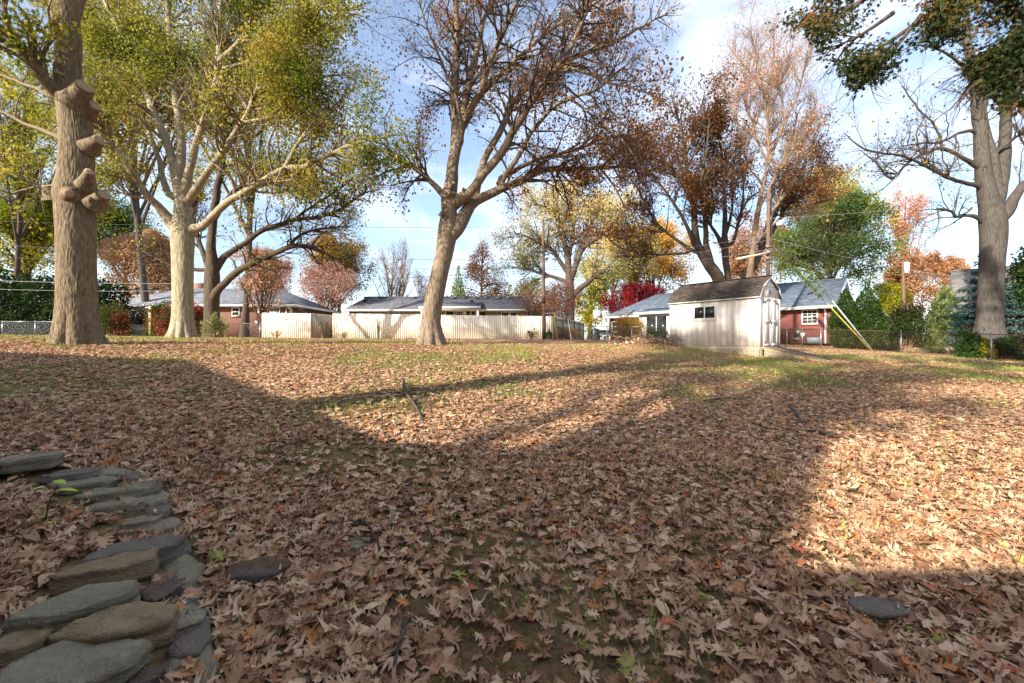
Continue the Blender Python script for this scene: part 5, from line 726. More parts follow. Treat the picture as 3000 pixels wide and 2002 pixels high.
# ------------------------------------------------------------------ chain-link fences
def chain_fence(name, label, pts, h, post_m=STEEL, rail_m=STEEL, every=2.6, tops=None, mesh_s=.075, wire=.0015, posts=None):
    pts = [np.array(p, float) for p in pts]; b = np.array([*pts[0], gz1(*pts[0])]); th = thing(name, label, 'fence', b); mw = MB(); zt = lambda q: gz1(q[0], q[1]) + h
    for p0, p1 in zip(pts[:-1], pts[1:]):
        l = np.linalg.norm(p1 - p0); d = (p1 - p0) / l; n = max(1, round(l / every)); zz = [zt(p0 + d * l * i / n) for i in range(n + 1)]
        for i in range(n + (p1 is pts[-1])): q = p0 + d * l * i / n; g = gz1(*q); m = MB(); m.tube([(*q, g - .05), (*q, zz[i] + .03)], .03, 8); po = m.build('post', post_m, th, b, smooth=True); m = MB(); m.tube([(*q, zz[i] + .025), (*q, zz[i] + .05), (*q, zz[i] + .065)], [.036, .034, .012], 8); m.build('post_cap', post_m, po, b, smooth=True)
        m = MB()
        for i in range(n): m.tube([(*(p0 + d * l * i / n), zz[i]), (*(p0 + d * l * (i + 1) / n), zz[i + 1])], .021, 6)
        m.build('top_rail', rail_m, th, b, smooth=True); k = int((l + h) / mesh_s); s = np.arange(k) * mesh_s; tr = np.array([d[0], d[1], (zz[-1] - zz[0]) / l]); o = np.array([*p0, zz[0]]); Pn = []
        for sg in (1, -1):
            x0 = s if sg < 0 else s - h; x1 = x0 + sg * h if sg > 0 else x0 - h; za = np.zeros(k); zb = np.full(k, -h + .03); xa, xb = x0.copy(), x1.copy(); 
            ca, cb = np.clip(xa, 0, l), np.clip(xb, 0, l); f = lambda x: np.where(np.abs(xb - xa) > 0, (x - xa) / (xb - xa), 0); Z0, Z1 = za + (zb - za) * f(ca), za + (zb - za) * f(cb); ok = np.abs(cb - ca) > .02
            A = o + ca[:, None] * tr + np.array([0, 0, 1.]) * Z0[:, None]; B = o + cb[:, None] * tr + np.array([0, 0, 1.]) * Z1[:, None]; Pn.append(np.stack([A, B], 1)[ok])
        Pn = np.concatenate(Pn); addbr(mw, Br(Pn, np.full((len(Pn), 2), wire)), 3)
    tag(mw.build('wire_mesh', rail_m, th, b), kind='stuff'); return th
chain_fence('chain_link_fence', 'chain-link fence along the left of the lawn, in front of the dark hedge', [(-46, 30), (-37.2, 29.9), (-30, 29.9)], 1.1)
chain_fence('chain_link_fence', 'short run of chain-link fence between the pale oak and the wooden fence', [P(640, 990, 29.6)[[0, 1]], P(762, 990, 29.1)[[0, 1]]], 1.07)
chain_fence('chain_link_fence', 'chain-link fence between the wooden fence corner and the shed', [P(1626, 990, 31.6)[[0, 1]], P(1960, 990, 32.5)[[0, 1]], P(2300, 990, 33)[[0, 1]]], 1.12, every=2.9)
chain_fence('chain_link_fence', 'chain-link fence with rusty dark rail along the right side of the lawn', [P(2268, 990, 31)[[0, 1]], P(2405, 990, 23.6)[[0, 1]], P(2640, 990, 21.)[[0, 1]], P(2904, 990, 17.9)[[0, 1]], P(3400, 990, 14.5)[[0, 1]]], 1.1, STEEL, RUST, 3.0, wire=.0026)
# ------------------------------------------------------------------ utility poles, lines, guys
def pole(name, label, px0, py0, px1, py1, Z, r, extra=None, base_z=None):
    b = P(px0, py0, Z); b[2] = gz1(b[0], b[1]) - .1; t = P(px1, py1, Z); th = thing(name, label, 'utility pole', b); m = MB(); m.tube(np.linspace(b, t, 8), np.linspace(r, r * .72, 8), 14); m.build('shaft', POLEWOOD, th, b, smooth=True)
    if extra: extra(th, b, t)
    return t
def ex1p(th, b, t):
    for dz, dx in ((-.12, .3), (-2.45, -.28), (-3.0, .26)): m = MB(); q = np.array(t) + (0, -.12, dz); m.tube([q, q + (dx, -.05, .03)], .03, 6); m.tube([q + (dx, -.05, -.1), q + (dx, -.05, .06), q + (dx, -.05, .12)], [.05, .09, .03], 8); m.build('insulator', VENT, th, b)
    m = MB(); q = np.array(t) + (0, -.14, -6.2); m.tube([q, q + (0, 0, .5)], .16, 10); m.build('strap_band', RUST, th, b); m = MB(); q = np.array(t) + (.1, -.1, -7.0); m.bar(q, q + (2.1, 0, .1), .05, .05); m.build('brace', STEEL, th, b)
pole('utility_pole', 'short weathered utility pole standing at the wooden fence corner', 1594, 985, 1591, 643, 30.4, .145, ex1p)
def ex2p(th, b, t):
    q = np.array(t) + (.05, -.13, -2.35); m = MB(); m.tube([q, q + (.2, -.1, .28), q + (.42, -.15, .3)], .02, 6); m.build('lamp_arm', STEEL, th, b); e = q + (.45, -.15, .0); m = MB(); m.tube([e + (0, 0, .34), e + (0, 0, .22), e + (0, 0, .2), e + (0, 0, 0)], [.06, .09, .21, .19], 12); m.build('street_lamp', plain('lamp_glass', 'b9c2c6', .3), th, b, smooth=True)
    for dz, a in ((-3.6, .05), (-3.9, -.1), (-4.3, .0)): m = MB(); q = np.array(t) + (-.25, -.17, dz); m.bar(q, q + (.5, a, .06), .06, .05); m.tube([q + (0, 0, .0), q + (0, 0, .14)], [.05, .03], 6); m.build('line_bracket', STEEL, th, b)
    m = MB(); q = np.array(t) + (-.1, -.2, -3.95); m.bar(q, q + (-1.9, .25, -.35), .11, .13); m.build('crossarm', CEDAR_OLD_SHADE, th, b); m = MB(); m.tube([t + np.array([.12, -.12, -.6]), t + np.array([.10, -.14, -6.5])], .018, 5); m.build('ground_wire', VENT, th, b)
pt2 = pole('utility_pole', 'tall utility pole with a street lamp, rising behind the shed', 2248, 1000, 2252, 553, 25., .135, ex2p)
def ex3p(th, b, t): m = MB(); q = np.array(t) + (.33, -.1, -1.9); m.tube([q, q + (0, 0, 1.15), q + (0, 0, 1.28)], [.27, .27, .1], 12); m.build('transformer', TRIM, th, b, smooth=True); m = MB(); m.bar(np.array(t) + (-1.1, -.15, -.3), np.array(t) + (.9, -.15, -.3), .1, .1); m.build('crossarm', POLEWOOD, th, b)
pole('utility_pole', 'distant utility pole carrying a pale transformer can', 2651, 1000, 2645, 752, 46, .17, ex3p)
WIREM = plain('weathered_cable', (.2, .2, .21), .5)
def wire(label, p, q, sag, r=.012, m=None, n=20, name='power_line'):
    p, q = np.array(p), np.array(q); t = np.linspace(0, 1, n)[:, None]; pts = p * (1 - t) + q * t - np.array([0, 0, 1.]) * sag * 4 * t * (1 - t); o = MB(); o.tube(pts - p, r, 5); w = o.build(name, m or VENT, None, smooth=True); w.location = tuple(p); return tag(w, label, 'cable', 'overhead lines')
wire('thick upper cable sagging left from the short pole, low across the left houses', P(1588, 790, 30.3), P(-250, 812, 31), .75, .018, WIREM)
wire('second thick cable just below it, running left across the house roofs', P(1588, 796, 30.3), P(-250, 838, 31), .85, .015, WIREM)
wire('thin line at mid height running left from the short pole', P(1588, 760, 30.3), P(-250, 700, 31), .5, .012)
wire('thin line just under the mid-height one, left of the short pole', P(1588, 783, 30.3), P(-250, 735, 31), .6, .012)
wire('topmost thin line running left from the top of the short pole', P(1590, 664, 30.3), P(-250, 640, 31), .3, .009)
for a, b_, s, lb in ((790, 733, .35, 'lowest line between the short pole and the lamp pole'), (783, 705, .3, 'middle line between the short pole and the lamp pole'), (757, 690, .3, 'top line between the short pole and the lamp pole')): wire(lb, P(1595, a, 30.3), P(2246, b_, 25), s, .014, WIREM)
wire('upper service line dropping right from the lamp pole past the brick gable', P(2258, 700, 24.9), P(3300, 900, 44), .6, .016, WIREM); wire('lower twisted service line dropping right from the lamp pole', P(2258, 722, 24.9), P(2640, 868, 45), .5, .02, WIREM); wire('high line running right from the lamp pole behind the tall grey tree', P(2256, 640, 24.9), P(3300, 520, 26), .4, .012, WIREM); wire('line from the far transformer pole towards the right-hand house', P(2660, 790, 45.8), P(3100, 830, 36), .3, .014, WIREM)
wire('line crossing the grey trunk at the right, near the far-right roof', P(2650, 800, 45.8), P(3200, 800, 19), .3, .010, WIREM)
YEL = plain('yellow_guy_guard', 'b59f2e', .6, var=.15); GUYP = plain('pale_grey_guard_tube', '8f9396', .6, var=.12)
def guy(label, top, foot, fa, fb_, r, m, mw=VENT):
    top, foot = np.array(top), np.array(foot); th = thing('guy_wire', label, 'guy wire', foot, 0, 'guys of the lamp pole'); o = MB(); o.tube([top, foot - (0, 0, .15)], .009, 5); o.build('cable', mw, th, foot); o = MB(); o.tube([foot + (top - foot) * fa, foot + (top - foot) * fb_], r, 8); o.build('guard', m, th, foot, smooth=True); return top, foot
ft = P(2557, 1026, 22.6); ft[2] = gz1(ft[0], ft[1])
ft2 = ft + (-.12, -.05, 0); ft2[2] = gz1(ft2[0], ft2[1]); gA = guy('guy wire in a pale grey tube, leaning at the arborvitaes', pt2 + np.array([.1, -.1, -2.3]), ft, .0, .38, .04, GUYP); gB = guy('guy wire in a bright yellow guard, left of the grey one', pt2 + np.array([.1, -.1, -3.4]), ft2, .0, .42, .026, YEL)
def vine(label, top, foot, a, b_, n, seed):
    rg = np.random.default_rng(seed); t = rg.uniform(a, b_, n) ** 1.0; pos = foot + (top - foot) * t[:, None] + rg.normal(size=(n, 3)) * .09 * (1.3 - t[:, None]); m = MB(); leaves(m, pos, rg, .11, rg.uniform(.3, .9, n)); c = foot + (top - foot) * a; th = thing('climbing_vine', label, 'vine', c); m.build('foliage', LF['green'], th, c, rnd=True); s = MB(); tt = np.linspace(a, b_, 30); ph = tt * 40; s.tube(foot + (top - foot) * tt[:, None] + np.stack([np.cos(ph), np.sin(ph), 0 * ph], -1) * .04, .012, 5); s.build('stem', B_DARK, th, c)
vine('green vine climbing the upper part of the yellow-guarded guy wire', gB[0], gB[1], .46, .78, 420, 131); vine('thin green vine on the grey-tubed guy wire above the brick wall', gA[0], gA[1], .42, .7, 190, 132)
# ------------------------------------------------------------------ dry-stone wall and loose stones
def stonemat(name, a, b, c):
    k = NT(name); v = k.coord((1, 1, 3.5)); f = k.noise(v, 7, 6, .65, .6); g = k.noise(k.coord((1, 1, 1)), 3, 4); h = k.noise(k.coord((1, 1, 2)), 38, 4, .7)
    col = k.mix(k.ramp(g, [(.42, (0, 0, 0, 1)), (.62, (1, 1, 1, 1))]), k.ramp(f, [(.3, hexc(a)), (.7, hexc(b))]), hexc(c)); col = k.mix(.5, col, k.ramp(h, [(.3, (.6, .6, .6, 1)), (.65, (1, 1, 1, 1))]), 'MULTIPLY'); k.l(col, k.b.inputs['Base Color']); k.b.inputs['Roughness'].default_value = .9; k.b.inputs['Specular IOR Level'].default_value = .15
    ad = k.n('ShaderNodeMath', operation='ADD'); k.l(f, ad.inputs[0]); k.l(h, ad.inputs[1]); k.bump(ad.outputs[0], 1.0, .035); return k.m
STN = [stonemat('grey_green_fieldstone', '837862', 'b8ac90', '9f947a'), stonemat('tan_fieldstone', '8c7656', 'c0a882', 'a68e6d'), stonemat('dark_grey_fieldstone', '6b6257', '9c9080', '877b6b'), stonemat('rusty_fieldstone', '5f4636', '8d6c52', '77706a')]
def slab(c, ax, ln, wd, th, seed, m, name='stone', parent=None, tilt=(0, 0), base=None):
    rg = np.random.default_rng(seed); nu = 44; u = np.linspace(0, 2 * np.pi, nu, endpoint=False); na = rg.integers(6, 9); an = np.sort((np.arange(na) + rg.uniform(-.3, .3, na)) / na * 2 * np.pi); dk = rg.uniform(.86, 1.08, na); co = np.cos(u[:, None] - an[None]); R_ = np.min(np.where(co > .15, dk[None] / np.maximum(co, .15), 9), 1); R_ = np.minimum(R_, 1.3)
    zs = np.array([-1, -.8, -.45, -.1, .2, .5, .78, .93, 1., 1., 1.]); rs = np.array([.85, 1., .97, 1.03, .96, 1.02, .98, .95, .88, .5, .02]) + np.r_[0, rg.normal(size=7) * .035, 0, 0, 0]; V_ = []
    for z, r in zip(zs, rs):
        rr = R_ * r * (1 + .05 * (vnoise(np.stack([np.cos(u) * 3 + seed, np.sin(u) * 3, 0 * u + z * 2.5], -1)) - .5) * 2 * min(1, r * 1.2)); x, y = np.cos(u) * rr * ln / 2, np.sin(u) * rr * wd / 2; zz = z * th / 2 + (th * .22 * (vnoise(np.stack([x * 7 + seed, y * 9, 0 * x], -1)) - .5) + .008 * (vnoise(np.stack([x * 28 + seed, y * 28, 0 * x + 5], -1)) - .5) * 2) * (z > .4); zz = zz + x * tilt[0] + y * tilt[1]; V_.append(np.stack([x, y, zz], -1))
    p = np.stack(V_); a = np.array([ax[0], ax[1]]) / np.hypot(*ax); W_ = np.stack([p[..., 0] * a[0] - p[..., 1] * a[1], p[..., 0] * a[1] + p[..., 1] * a[0], p[..., 2]], -1) + np.array(c); nv = len(zs); i = np.arange(nv - 1)[:, None] * nu + np.arange(nu)[None]; j = np.arange(nv - 1)[:, None] * nu + (np.arange(nu)[None] + 1) % nu
    return MB().add(W_.reshape(-1, 3), Q=np.stack([i, j, j + nu, i + nu], -1).reshape(-1, 4)).build(name, m, parent, base)
def pz(px, py, z): Y = (CAMZ - z) * F / (py - 1001); return P(px, py, Y)
wb = np.array([-1.9, 2.1, .2]); sw = thing('stone_wall', 'low dry-stacked stone edging wall curving along the leafy bed, lower left corner', 'stone wall', wb)
SL = [((-30,1345),(165,1335),.46,.09,0,.36),((130,1390),(262,1385),.38,.07,2,.26),((160,1415),(317,1408),.35,.08,0,.24),((228,1447),(437,1425),.33,.11,0,.2),((243,1487),(424,1466),.30,.11,0,.2),((352,1530),(458,1518),.26,.10,0,.18),((255,1625),(506,1590),.26,.12,2,.22),((140,1690),(452,1625),.27,.10,1,.16),((0,1812),(396,1720),.25,.11,0,.17),((395,1755),(515,1708),.18,.10,3,.16),((188,1838),(496,1795),.22,.12,1,.17),((20,1960),(392,1910),.20,.12,0,.26),((436,1668),(545,1660),.16,.14,2,.18),((470,1880),(570,1820),.12,.16,3,.14),((405,1985),(545,1930),.08,.14,2,.18),((360,2030),(425,1965),.12,.10,3,.14),((450,1590),(520,1570),.14,.12,2,.16),((440,1490),(490,1478),.16,.13,2,.14),((500,1765),(560,1735),.08,.12,2,.15),((300,1560),(440,1548),.24,.09,1,.14),((505,1690),(560,1640),.08,.12,2,.16),((200,2060),(420,2010),.06,.16,2,.2),((-60,1900),(120,1860),.22,.1,1,.16),((-140,1365),(-20,1350),.48,.09,2,.3)]
SEGS = []
for i, (a, b, z, th_, mi, wd) in enumerate(SL):
    z += .02; A, B = pz(*a, z), pz(*b, z); c = (A + B) / 2; d = B - A; SEGS.append((A[:2], B[:2], wd)); ln = np.linalg.norm(d[:2]) * 1.06; slab((c[0], c[1] + .02, z - th_ / 2), d[:2], ln, wd, th_, 200 + i, STN[mi], 'stone', sw, base=wb, tilt=(.02, -.06))
for i in range(16):        # hidden lower course that carries the top stones
    t = (i + .5) / 16 * 5.2 + .6; k = int(t); p = WALL[k] + (WALL[k + 1] - WALL[k]) * (t - k); q = WALL[k + 1] - WALL[k]; slab((p[0] - .02, p[1] + .01, gz1(p[0] + .1, p[1] - .1) - .02), q, .3, .16, .13, 240 + i, STN[2 - 2 * (i % 2)], 'stone', sw, base=wb)
def loose(label, px0, px1, py, th_, wd, mi, seed): A, B = unproj(px0, py), unproj(px1, py); c = (A + B) / 2; o = slab((0, 0, 0), (B - A)[:2], np.linalg.norm((B - A)[:2]), wd, th_, seed, STN[mi], 'flat_stone'); o.location = tuple(c + (0, 0, th_ * .3)); tag(o, label, 'stone')
loose('flat brown stone half buried in leaves, right of the stone wall', 655, 850, 1690, .07, .17, 3, 301); loose('flat grey-brown stone half buried in leaves, lower right of the lawn', 2485, 2670, 1800, .06, .16, 2, 302); loose('small flat mossy stone showing through the leaves near the middle', 960, 1090, 1600, .03, .18, 0, 303)
for i, (px, py, Z, r, lb) in enumerate([(2735, 1010, 22.5, .38, 'rounded grey boulder behind the right fence, left of three'), (2785, 1012, 22, .36, 'pale rounded boulder behind the right fence, middle of three'), (2705, 1020, 21.5, .22, 'small low boulder behind the right fence, beside the creeper')]):
    p = P(px, py, Z); p[2] = gz1(p[0], p[1]) + r * .25; o = slab((0, 0, 0), (1, .2), r * 2.3, r * 1.7, r * 1.25, 310 + i, STN[2 if i != 1 else 0], 'boulder'); o.location = tuple(p); tag(o, lb, 'boulder')
# ------------------------------------------------------------------ fallen leaves
def oakleaf(rg, full=True):
    V = [(0, 0, 0), (-.07, .12, 0), (.07, .12, 0), (-.085, .3, 0), (.085, .3, 0), (-.12, .5, 0), (.12, .5, 0), (-.11, .72, 0), (.11, .72, 0), (0, 1.02, 0)]; F_ = [(0, 2, 1), (1, 2, 4), (1, 4, 3), (3, 4, 6), (3, 6, 5), (5, 6, 8), (5, 8, 7), (7, 8, 9)]
    for (a, b, tx, ty) in ((.10, .25, .28, .30), (.30, .52, .47, .62), (.55, .76, .36, .92)):
        for s in (-1, 1):
            j = rg.uniform(.82, 1.15, 4); k = len(V); bw = .07 if a < .2 else .1; V += [(s * bw, a, 0), (s * bw, b, 0), (s * (tx * .62) * j[0], a + (ty - a) * .50, 0), (s * (tx * .56) * j[0], b + (ty - b) * .62 + .02, 0), (s * tx * j[1], ty * j[2] * .5 + ty * .5, 0)]
            f = [(k, k + 2, k + 3), (k, k + 3, k + 1), (k + 2, k + 4, k + 3)]
            if full: V.append((s * tx * .62 * j[3], ty + .07, 0)); V.append((s * tx * .95 * j[1], a + (ty - a) * .62, 0)); f += [(k + 3, k + 2, k + 5), (k + 2, k + 6, k + 3)]
            F_ += [t if s > 0 else t[::-1] for t in f]
    V += [(-.012, -.3, 0), (.012, -.3, 0)]; F_ += [(0, len(V) - 2, len(V) - 1)]
    V = np.array(V); V[:, 1] -= .48; x, y = V[:, 0].copy(), V[:, 1].copy(); c1, c2, c3 = rg.uniform(-.7, 1.3), rg.normal() * .35, rg.normal() * .4
    V[:, 2] = c1 * x * x * 1.5 + c2 * y * y + c3 * x * y + .06 * rg.normal(size=len(V)) * (np.abs(x) > .12); V[:, 0] *= 1 - .2 * abs(c1) * np.abs(x); return V, np.array(F_)
SIMPLE = (np.array([(0, -.5, 0), (-.16, -.1, .03), (-.34, -.02, .16), (-.1, .12, 0), (-.24, .36, .14), (0, .5, .0), (.24, .36, .14), (.1, .12, 0), (.34, -.02, .16), (.16, -.1, .03)]), np.array([(0, 9, 1), (1, 3, 2), (9, 8, 7), (1, 9, 3), (9, 7, 3), (3, 5, 4), (7, 6, 5), (3, 7, 5)])); TINY = (np.array([(0, -.5, 0), (-.26, 0, .12), (0, .5, 0), (.26, 0, .12)]), np.array([(0, 3, 1), (1, 3, 2)]))
def ground_normal(x, y): e = .08; return norm(np.stack([-(gz(x + e, y) - gz(x - e, y)) / (2 * e), -(gz(x, y + e) - gz(x, y - e)) / (2 * e), np.ones_like(x)], -1))
def scatter(n, y0, y1, rg, dens=None, side=1.42):
    y = np.sqrt(rg.uniform(y0 ** 2, y1 ** 2, n)); x = y * rg.uniform(-side, side, n)
    if dens is not None: k = rg.uniform(0, 1, n) < dens(x, y); x, y = x[k], y[k]
    return x, y
def place(x, y, rg, size, tilt, lift, tmpl):
    n = len(x); N = ground_normal(x, y); z = norm(N + rg.normal(size=(n, 3)) * tilt[:, None]); d = rg.normal(size=(n, 3)); yy = norm(d - (d * z).sum(-1, keepdims=True) * z); xx = np.cross(yy, z); s = (size * rg.uniform(.5, 1.3, n))[:, None, None]; T = tmpl
    return np.stack([x, y, gz(x, y) + lift], -1)[:, None] + s * (T[None, :, 0, None] * xx[:, None] + T[None, :, 1, None] * yy[:, None] + T[None, :, 2, None] * z[:, None])
litter_m = NT('dry_oak_leaf'); _a = litter_m.n('ShaderNodeAttribute', attribute_name='rnd'); _oi = litter_m.n('ShaderNodeObjectInfo'); _v = litter_m.coord((1, 1, 1)); _n = litter_m.noise(_v, 45, 3)
_s = litter_m.n('ShaderNodeMath', operation='MULTIPLY_ADD'); _s.inputs[1].default_value = .14; _s.inputs[2].default_value = -.07; litter_m.l(_n, _s.inputs[0]); _t = litter_m.n('ShaderNodeMath', operation='ADD'); litter_m.l(_a.outputs['Fac'], _t.inputs[0]); litter_m.l(_s.outputs[0], _t.inputs[1])
STOPS = [(0, '4a2c1a'), (.14, '6e4a34'), (.30, '966e51'), (.48, 'b89270'), (.64, 'd0b08e'), (.78, 'a86a40'), (.88, 'bd8048'), (.95, 'a85a46'), (1, '8f9048')]
_c = litter_m.ramp(_t.outputs[0], [(p, hexc(c)) for p, c in STOPS]); _g = litter_m.n('ShaderNodeNewGeometry'); _c2 = litter_m.mix(_g.outputs['Backfacing'], _c, litter_m.mix(.35, _c, hexc('d8bfa0'))); litter_m.l(_c2, litter_m.b.inputs['Base Color']); litter_m.b.inputs['Roughness'].default_value = .62; litter_m.b.inputs['Specular IOR Level'].default_value = .22
LM = litter_m.m
def leafhue(n, rg): r = rg.uniform(0, 1, n); return np.where(r < .9, .08 + .6 * np.clip(rg.beta(2.6, 2.0, n), 0, 1), np.where(r < .965, rg.uniform(.68, .9, n), np.where(r < .993, rg.uniform(.9, .96, n), 1.)))
GR = lambda x, y: vnoise(np.stack([x * .55, y * .55, 0 * x], -1), 21) * .6 + vnoise(np.stack([x * 1.6, y * 1.6, 0 * x], -1), 22) * .4
def off_stones(x, y, rg):      # leaves lie thinner on the wall's stones
    k = np.ones(len(x), bool)
    for A, B, wd in SEGS:
        e = B - A; t = np.clip(((x - A[0]) * e[0] + (y - A[1]) * e[1]) / (e * e).sum(), 0, 1); k &= ~((np.hypot(x - A[0] - t * e[0], y - A[1] - t * e[1]) < wd * .55) & (rg.uniform(0, 1, len(x)) > .16))
    return k
def litter():
    rg = np.random.default_rng(301); mb = MB(); OV = lambda: (lambda w, c: (np.array([(0, -.5, 0), (-w, -.15, .06 * c), (-w * .9, .2, .05 * c), (0, .5, -.1 * c), (w * .9, .2, .07 * c), (w, -.15, .04 * c), (-.012, -.75, 0), (.012, -.75, 0)]), np.array([(0, 5, 1), (1, 5, 4), (1, 4, 2), (2, 4, 3), (0, 6, 7)])))(rg.uniform(.16, .3), rg.uniform(.5, 2.5)); TM = [oakleaf(rg) for _ in range(22)] + [OV() for _ in range(4)]; TR = [oakleaf(rg, False) for _ in range(12)] + [OV() for _ in range(2)]
    # the 300 that show largest: single leaves, sharing meshes
    srcs = []
    for q in range(30):
        V_, F_ = TM[q % 22]; m = MB(); m.add(V_ * .095, T=F_, a=np.full(len(V_), float(leafhue(1, rg)[0]))); srcs.append(m)
    x, y = scatter(420, 1.35, 2.35, rg, side=1.25); k = off_stones(x, y, rg); x, y = x[k][:300], y[k][:300]; first = {}
    for i in range(len(x)):
        q = i % 30; N = ground_normal(x[i:i + 1], y[i:i + 1])[0]; z = Vector(norm(N + rg.normal(size=3) * .22)); loc = (x[i], y[i], gz1(x[i], y[i]) + .028 + rg.uniform(0, .022)); rot = z.to_track_quat('Z', 'Y'); e = (rot @ Vector((0, 0, 1)).rotation_difference(Vector((0, 0, 1)))).to_euler(); e = (rot.to_matrix() @ __import__('mathutils').Matrix.Rotation(rg.uniform(0, 6.28), 3, 'Z')).to_euler()
        if q not in first: o = srcs[q].build('leaf', LM, lawn, rnd=True); first[q] = o
        else: o = first[q].copy(); o.name = 'leaf'; C.objects.link(o); o.parent = lawn
        o.location = loc; o.rotation_euler = e; s = rg.uniform(.75, 1.2); o.scale = (s, s, s)
    dn = lambda x, y: np.clip(1.25 - 1.05 * np.clip((GR(x, y) - .43) * 3.0, 0, 1) - .3 * np.clip((x - 1.2 - .1 * y) / 3, 0, 1), .18, 1)
    for tm, n, y0, y1, sz, lf in ((TM, 26000, 1.1, 4.6, .09, .035), (TR, 54000, 4.6, 9.5, .086, .024)):
        x, y = scatter(n, y0, y1, rg, dn); kp = off_stones(x, y, rg); x, y = x[kp], y[kp]; g = rg.integers(0, len(tm), len(x))
        for q, (T, Fc) in enumerate(tm):
            s = g == q; m = s.sum(); lift = .004 + rg.uniform(0, 1, m) ** 1.4 * lf; V_ = place(x[s], y[s], rg, np.full(m, sz), .09 + 4.2 * lift * rg.uniform(.2, 1.2, m), lift, T); kk = len(T); mb.add(V_.reshape(-1, 3), T=(np.arange(m)[:, None, None] * kk + Fc[None]).reshape(-1, 3), a=np.repeat(leafhue(m, rg), kk))
    for (T, Fc), n, y0, y1, sz, lf, tl in ((SIMPLE, 72000, 9.5, 16, .088, .02, .16), (TINY, 110000, 16, 31, .10, .025, .18)):
        x, y = scatter(n, y0, y1, rg, lambda x, y: dn(x, y) * np.where((x > 5) & (y > 12), .55, 1)); m = len(x); V_ = place(x, y, rg, np.full(m, sz), np.full(m, tl), .008 + rg.uniform(0, lf, m), T); kk = len(T); mb.add(V_.reshape(-1, 3), T=(np.arange(m)[:, None, None] * kk + Fc[None]).reshape(-1, 3), a=np.repeat(leafhue(m, rg), kk))
    o = mb.build('leaf_litter', LM, lawn, rnd=True); tag(o, kind='stuff')
litter()
def grass():
    rg = np.random.default_rng(302); x, y = scatter(130000, 1.2, 19, rg, lambda x, y: np.clip((GR(x, y) - .44) * 2.6, .04, 1) * np.where(y < 5, .6, 1)); n = len(x); tu = vnoise(np.stack([x * 3, y * 3, 0 * x], -1), 31); h = (.035 + .07 * rg.uniform(0, 1, n) ** 2 + .07 * np.clip((tu - .68) * 6, 0, 1)); a = rg.uniform(0, 6.28, n); b = np.stack([x, y, gz(x, y)], -1); w = np.stack([np.cos(a), np.sin(a), 0 * a], -1) * (.0028 * (1 + y / 9))[:, None]; ln = np.stack([rg.normal(size=n), rg.normal(size=n), 0 * x], -1) * .45; mid = b + (np.array([0, 0, .6]) + ln * .35) * h[:, None]; tip = b + (np.array([0, 0, 1.]) + ln) * h[:, None]
    V_ = np.stack([b - w, b + w, mid + w * .7, mid - w * .7, tip], 1); i = np.arange(n)[:, None] * 5; m = MB(); m.add(V_.reshape(-1, 3), Q=i + np.array([[0, 1, 2, 3]]), T=i + np.array([[3, 2, 4]]), a=np.repeat(np.clip(.35 + .3 * tu + rg.normal(size=n) * .2, 0, 1), 5)); tag(m.build('grass', leafmat('lawn_grass', [(0, '5c7a2a'), (.45, '7f9440'), (.8, 'a8a65e'), (1, 'c9b882')], .35), rnd=True), kind='stuff')
grass()
# ------------------------------------------------------------------ sticks, seedlings
def stick(label, pts, r, seed, sidetwigs=2, m=None):
    rg = np.random.default_rng(seed); W_ = []
    for px, py, up in pts: p = unproj(px, py); W_.append(p + (0, 0, .02 + up))
    W_ = np.array(W_); b = W_[0].copy(); o = MB(); q = resample(np.hstack([W_, np.linspace(r, r * .45, len(W_))[:, None]]), .06); q[:, :3] += .012 * (np.stack([vnoise(q[:, :3] * 12, 40 + c) for c in range(3)], -1) - .5); o.tube(q[:, :3] - b, q[:, 3], 8)
    for s in range(sidetwigs): i = rg.integers(len(q) // 4, len(q) - 2); d = norm(np.array([rg.normal(), rg.normal(), .12])) * rg.uniform(.1, .3); o.tube(np.array([q[i, :3], q[i, :3] + d * .5 + (0, 0, .02), q[i, :3] + d]) - b, [q[i, 3] * .6, q[i, 3] * .45, .002], 5)
    w = o.build('fallen_branch', m or B_GREY, None, smooth=True); w.location = tuple(b); return tag(w, label, 'branch', 'sticks lying on the lawn')
stick('long crooked grey fallen branch lying on the lawn left of centre', [(1180, 1128, .07), (1190, 1160, .03), (1215, 1195, .02), (1240, 1238, .0)], .03, 1, 3)
stick('dark forked twig standing up out of the leaves', [(1118, 1245, .10), (1122, 1280, .05), (1140, 1312, 0), (1075, 1322, 0)], .010, 2, 3, B_DARK)
stick('curved dark stick among leaves below the middle', [(1060, 1540, .02), (1090, 1575, .02), (1110, 1620, .02), (1125, 1655, 0)], .011, 3, 2, B_DARK)
stick('short thick grey stick at the bottom edge of the lawn', [(1185, 1840, .02), (1180, 1890, .02), (1165, 1940, .02), (1150, 2000, 0)], .012, 4, 1)
stick('straight grey stick in the sunlit leaves at the right', [(2312, 1195, .02), (2335, 1225, .02), (2352, 1250, .02)], .02, 5, 1); stick('short grey stick lying crosswise in the sunlit leaves', [(2400, 1275, .02), (2425, 1282, .03), (2450, 1290, .02)], .02, 6, 1)
stick('thin twig lying in shade near the lower middle', [(2060, 1180, .02), (2140, 1172, .02), (2200, 1180, .0)], .010, 7, 2) ; stick('pale bare branch leaning on the brush pile left of the shed', [(1918, 1022, 0), (1936, 1014, .1), (1955, 1006, .25)], .03, 8, 2, B_TWIG)
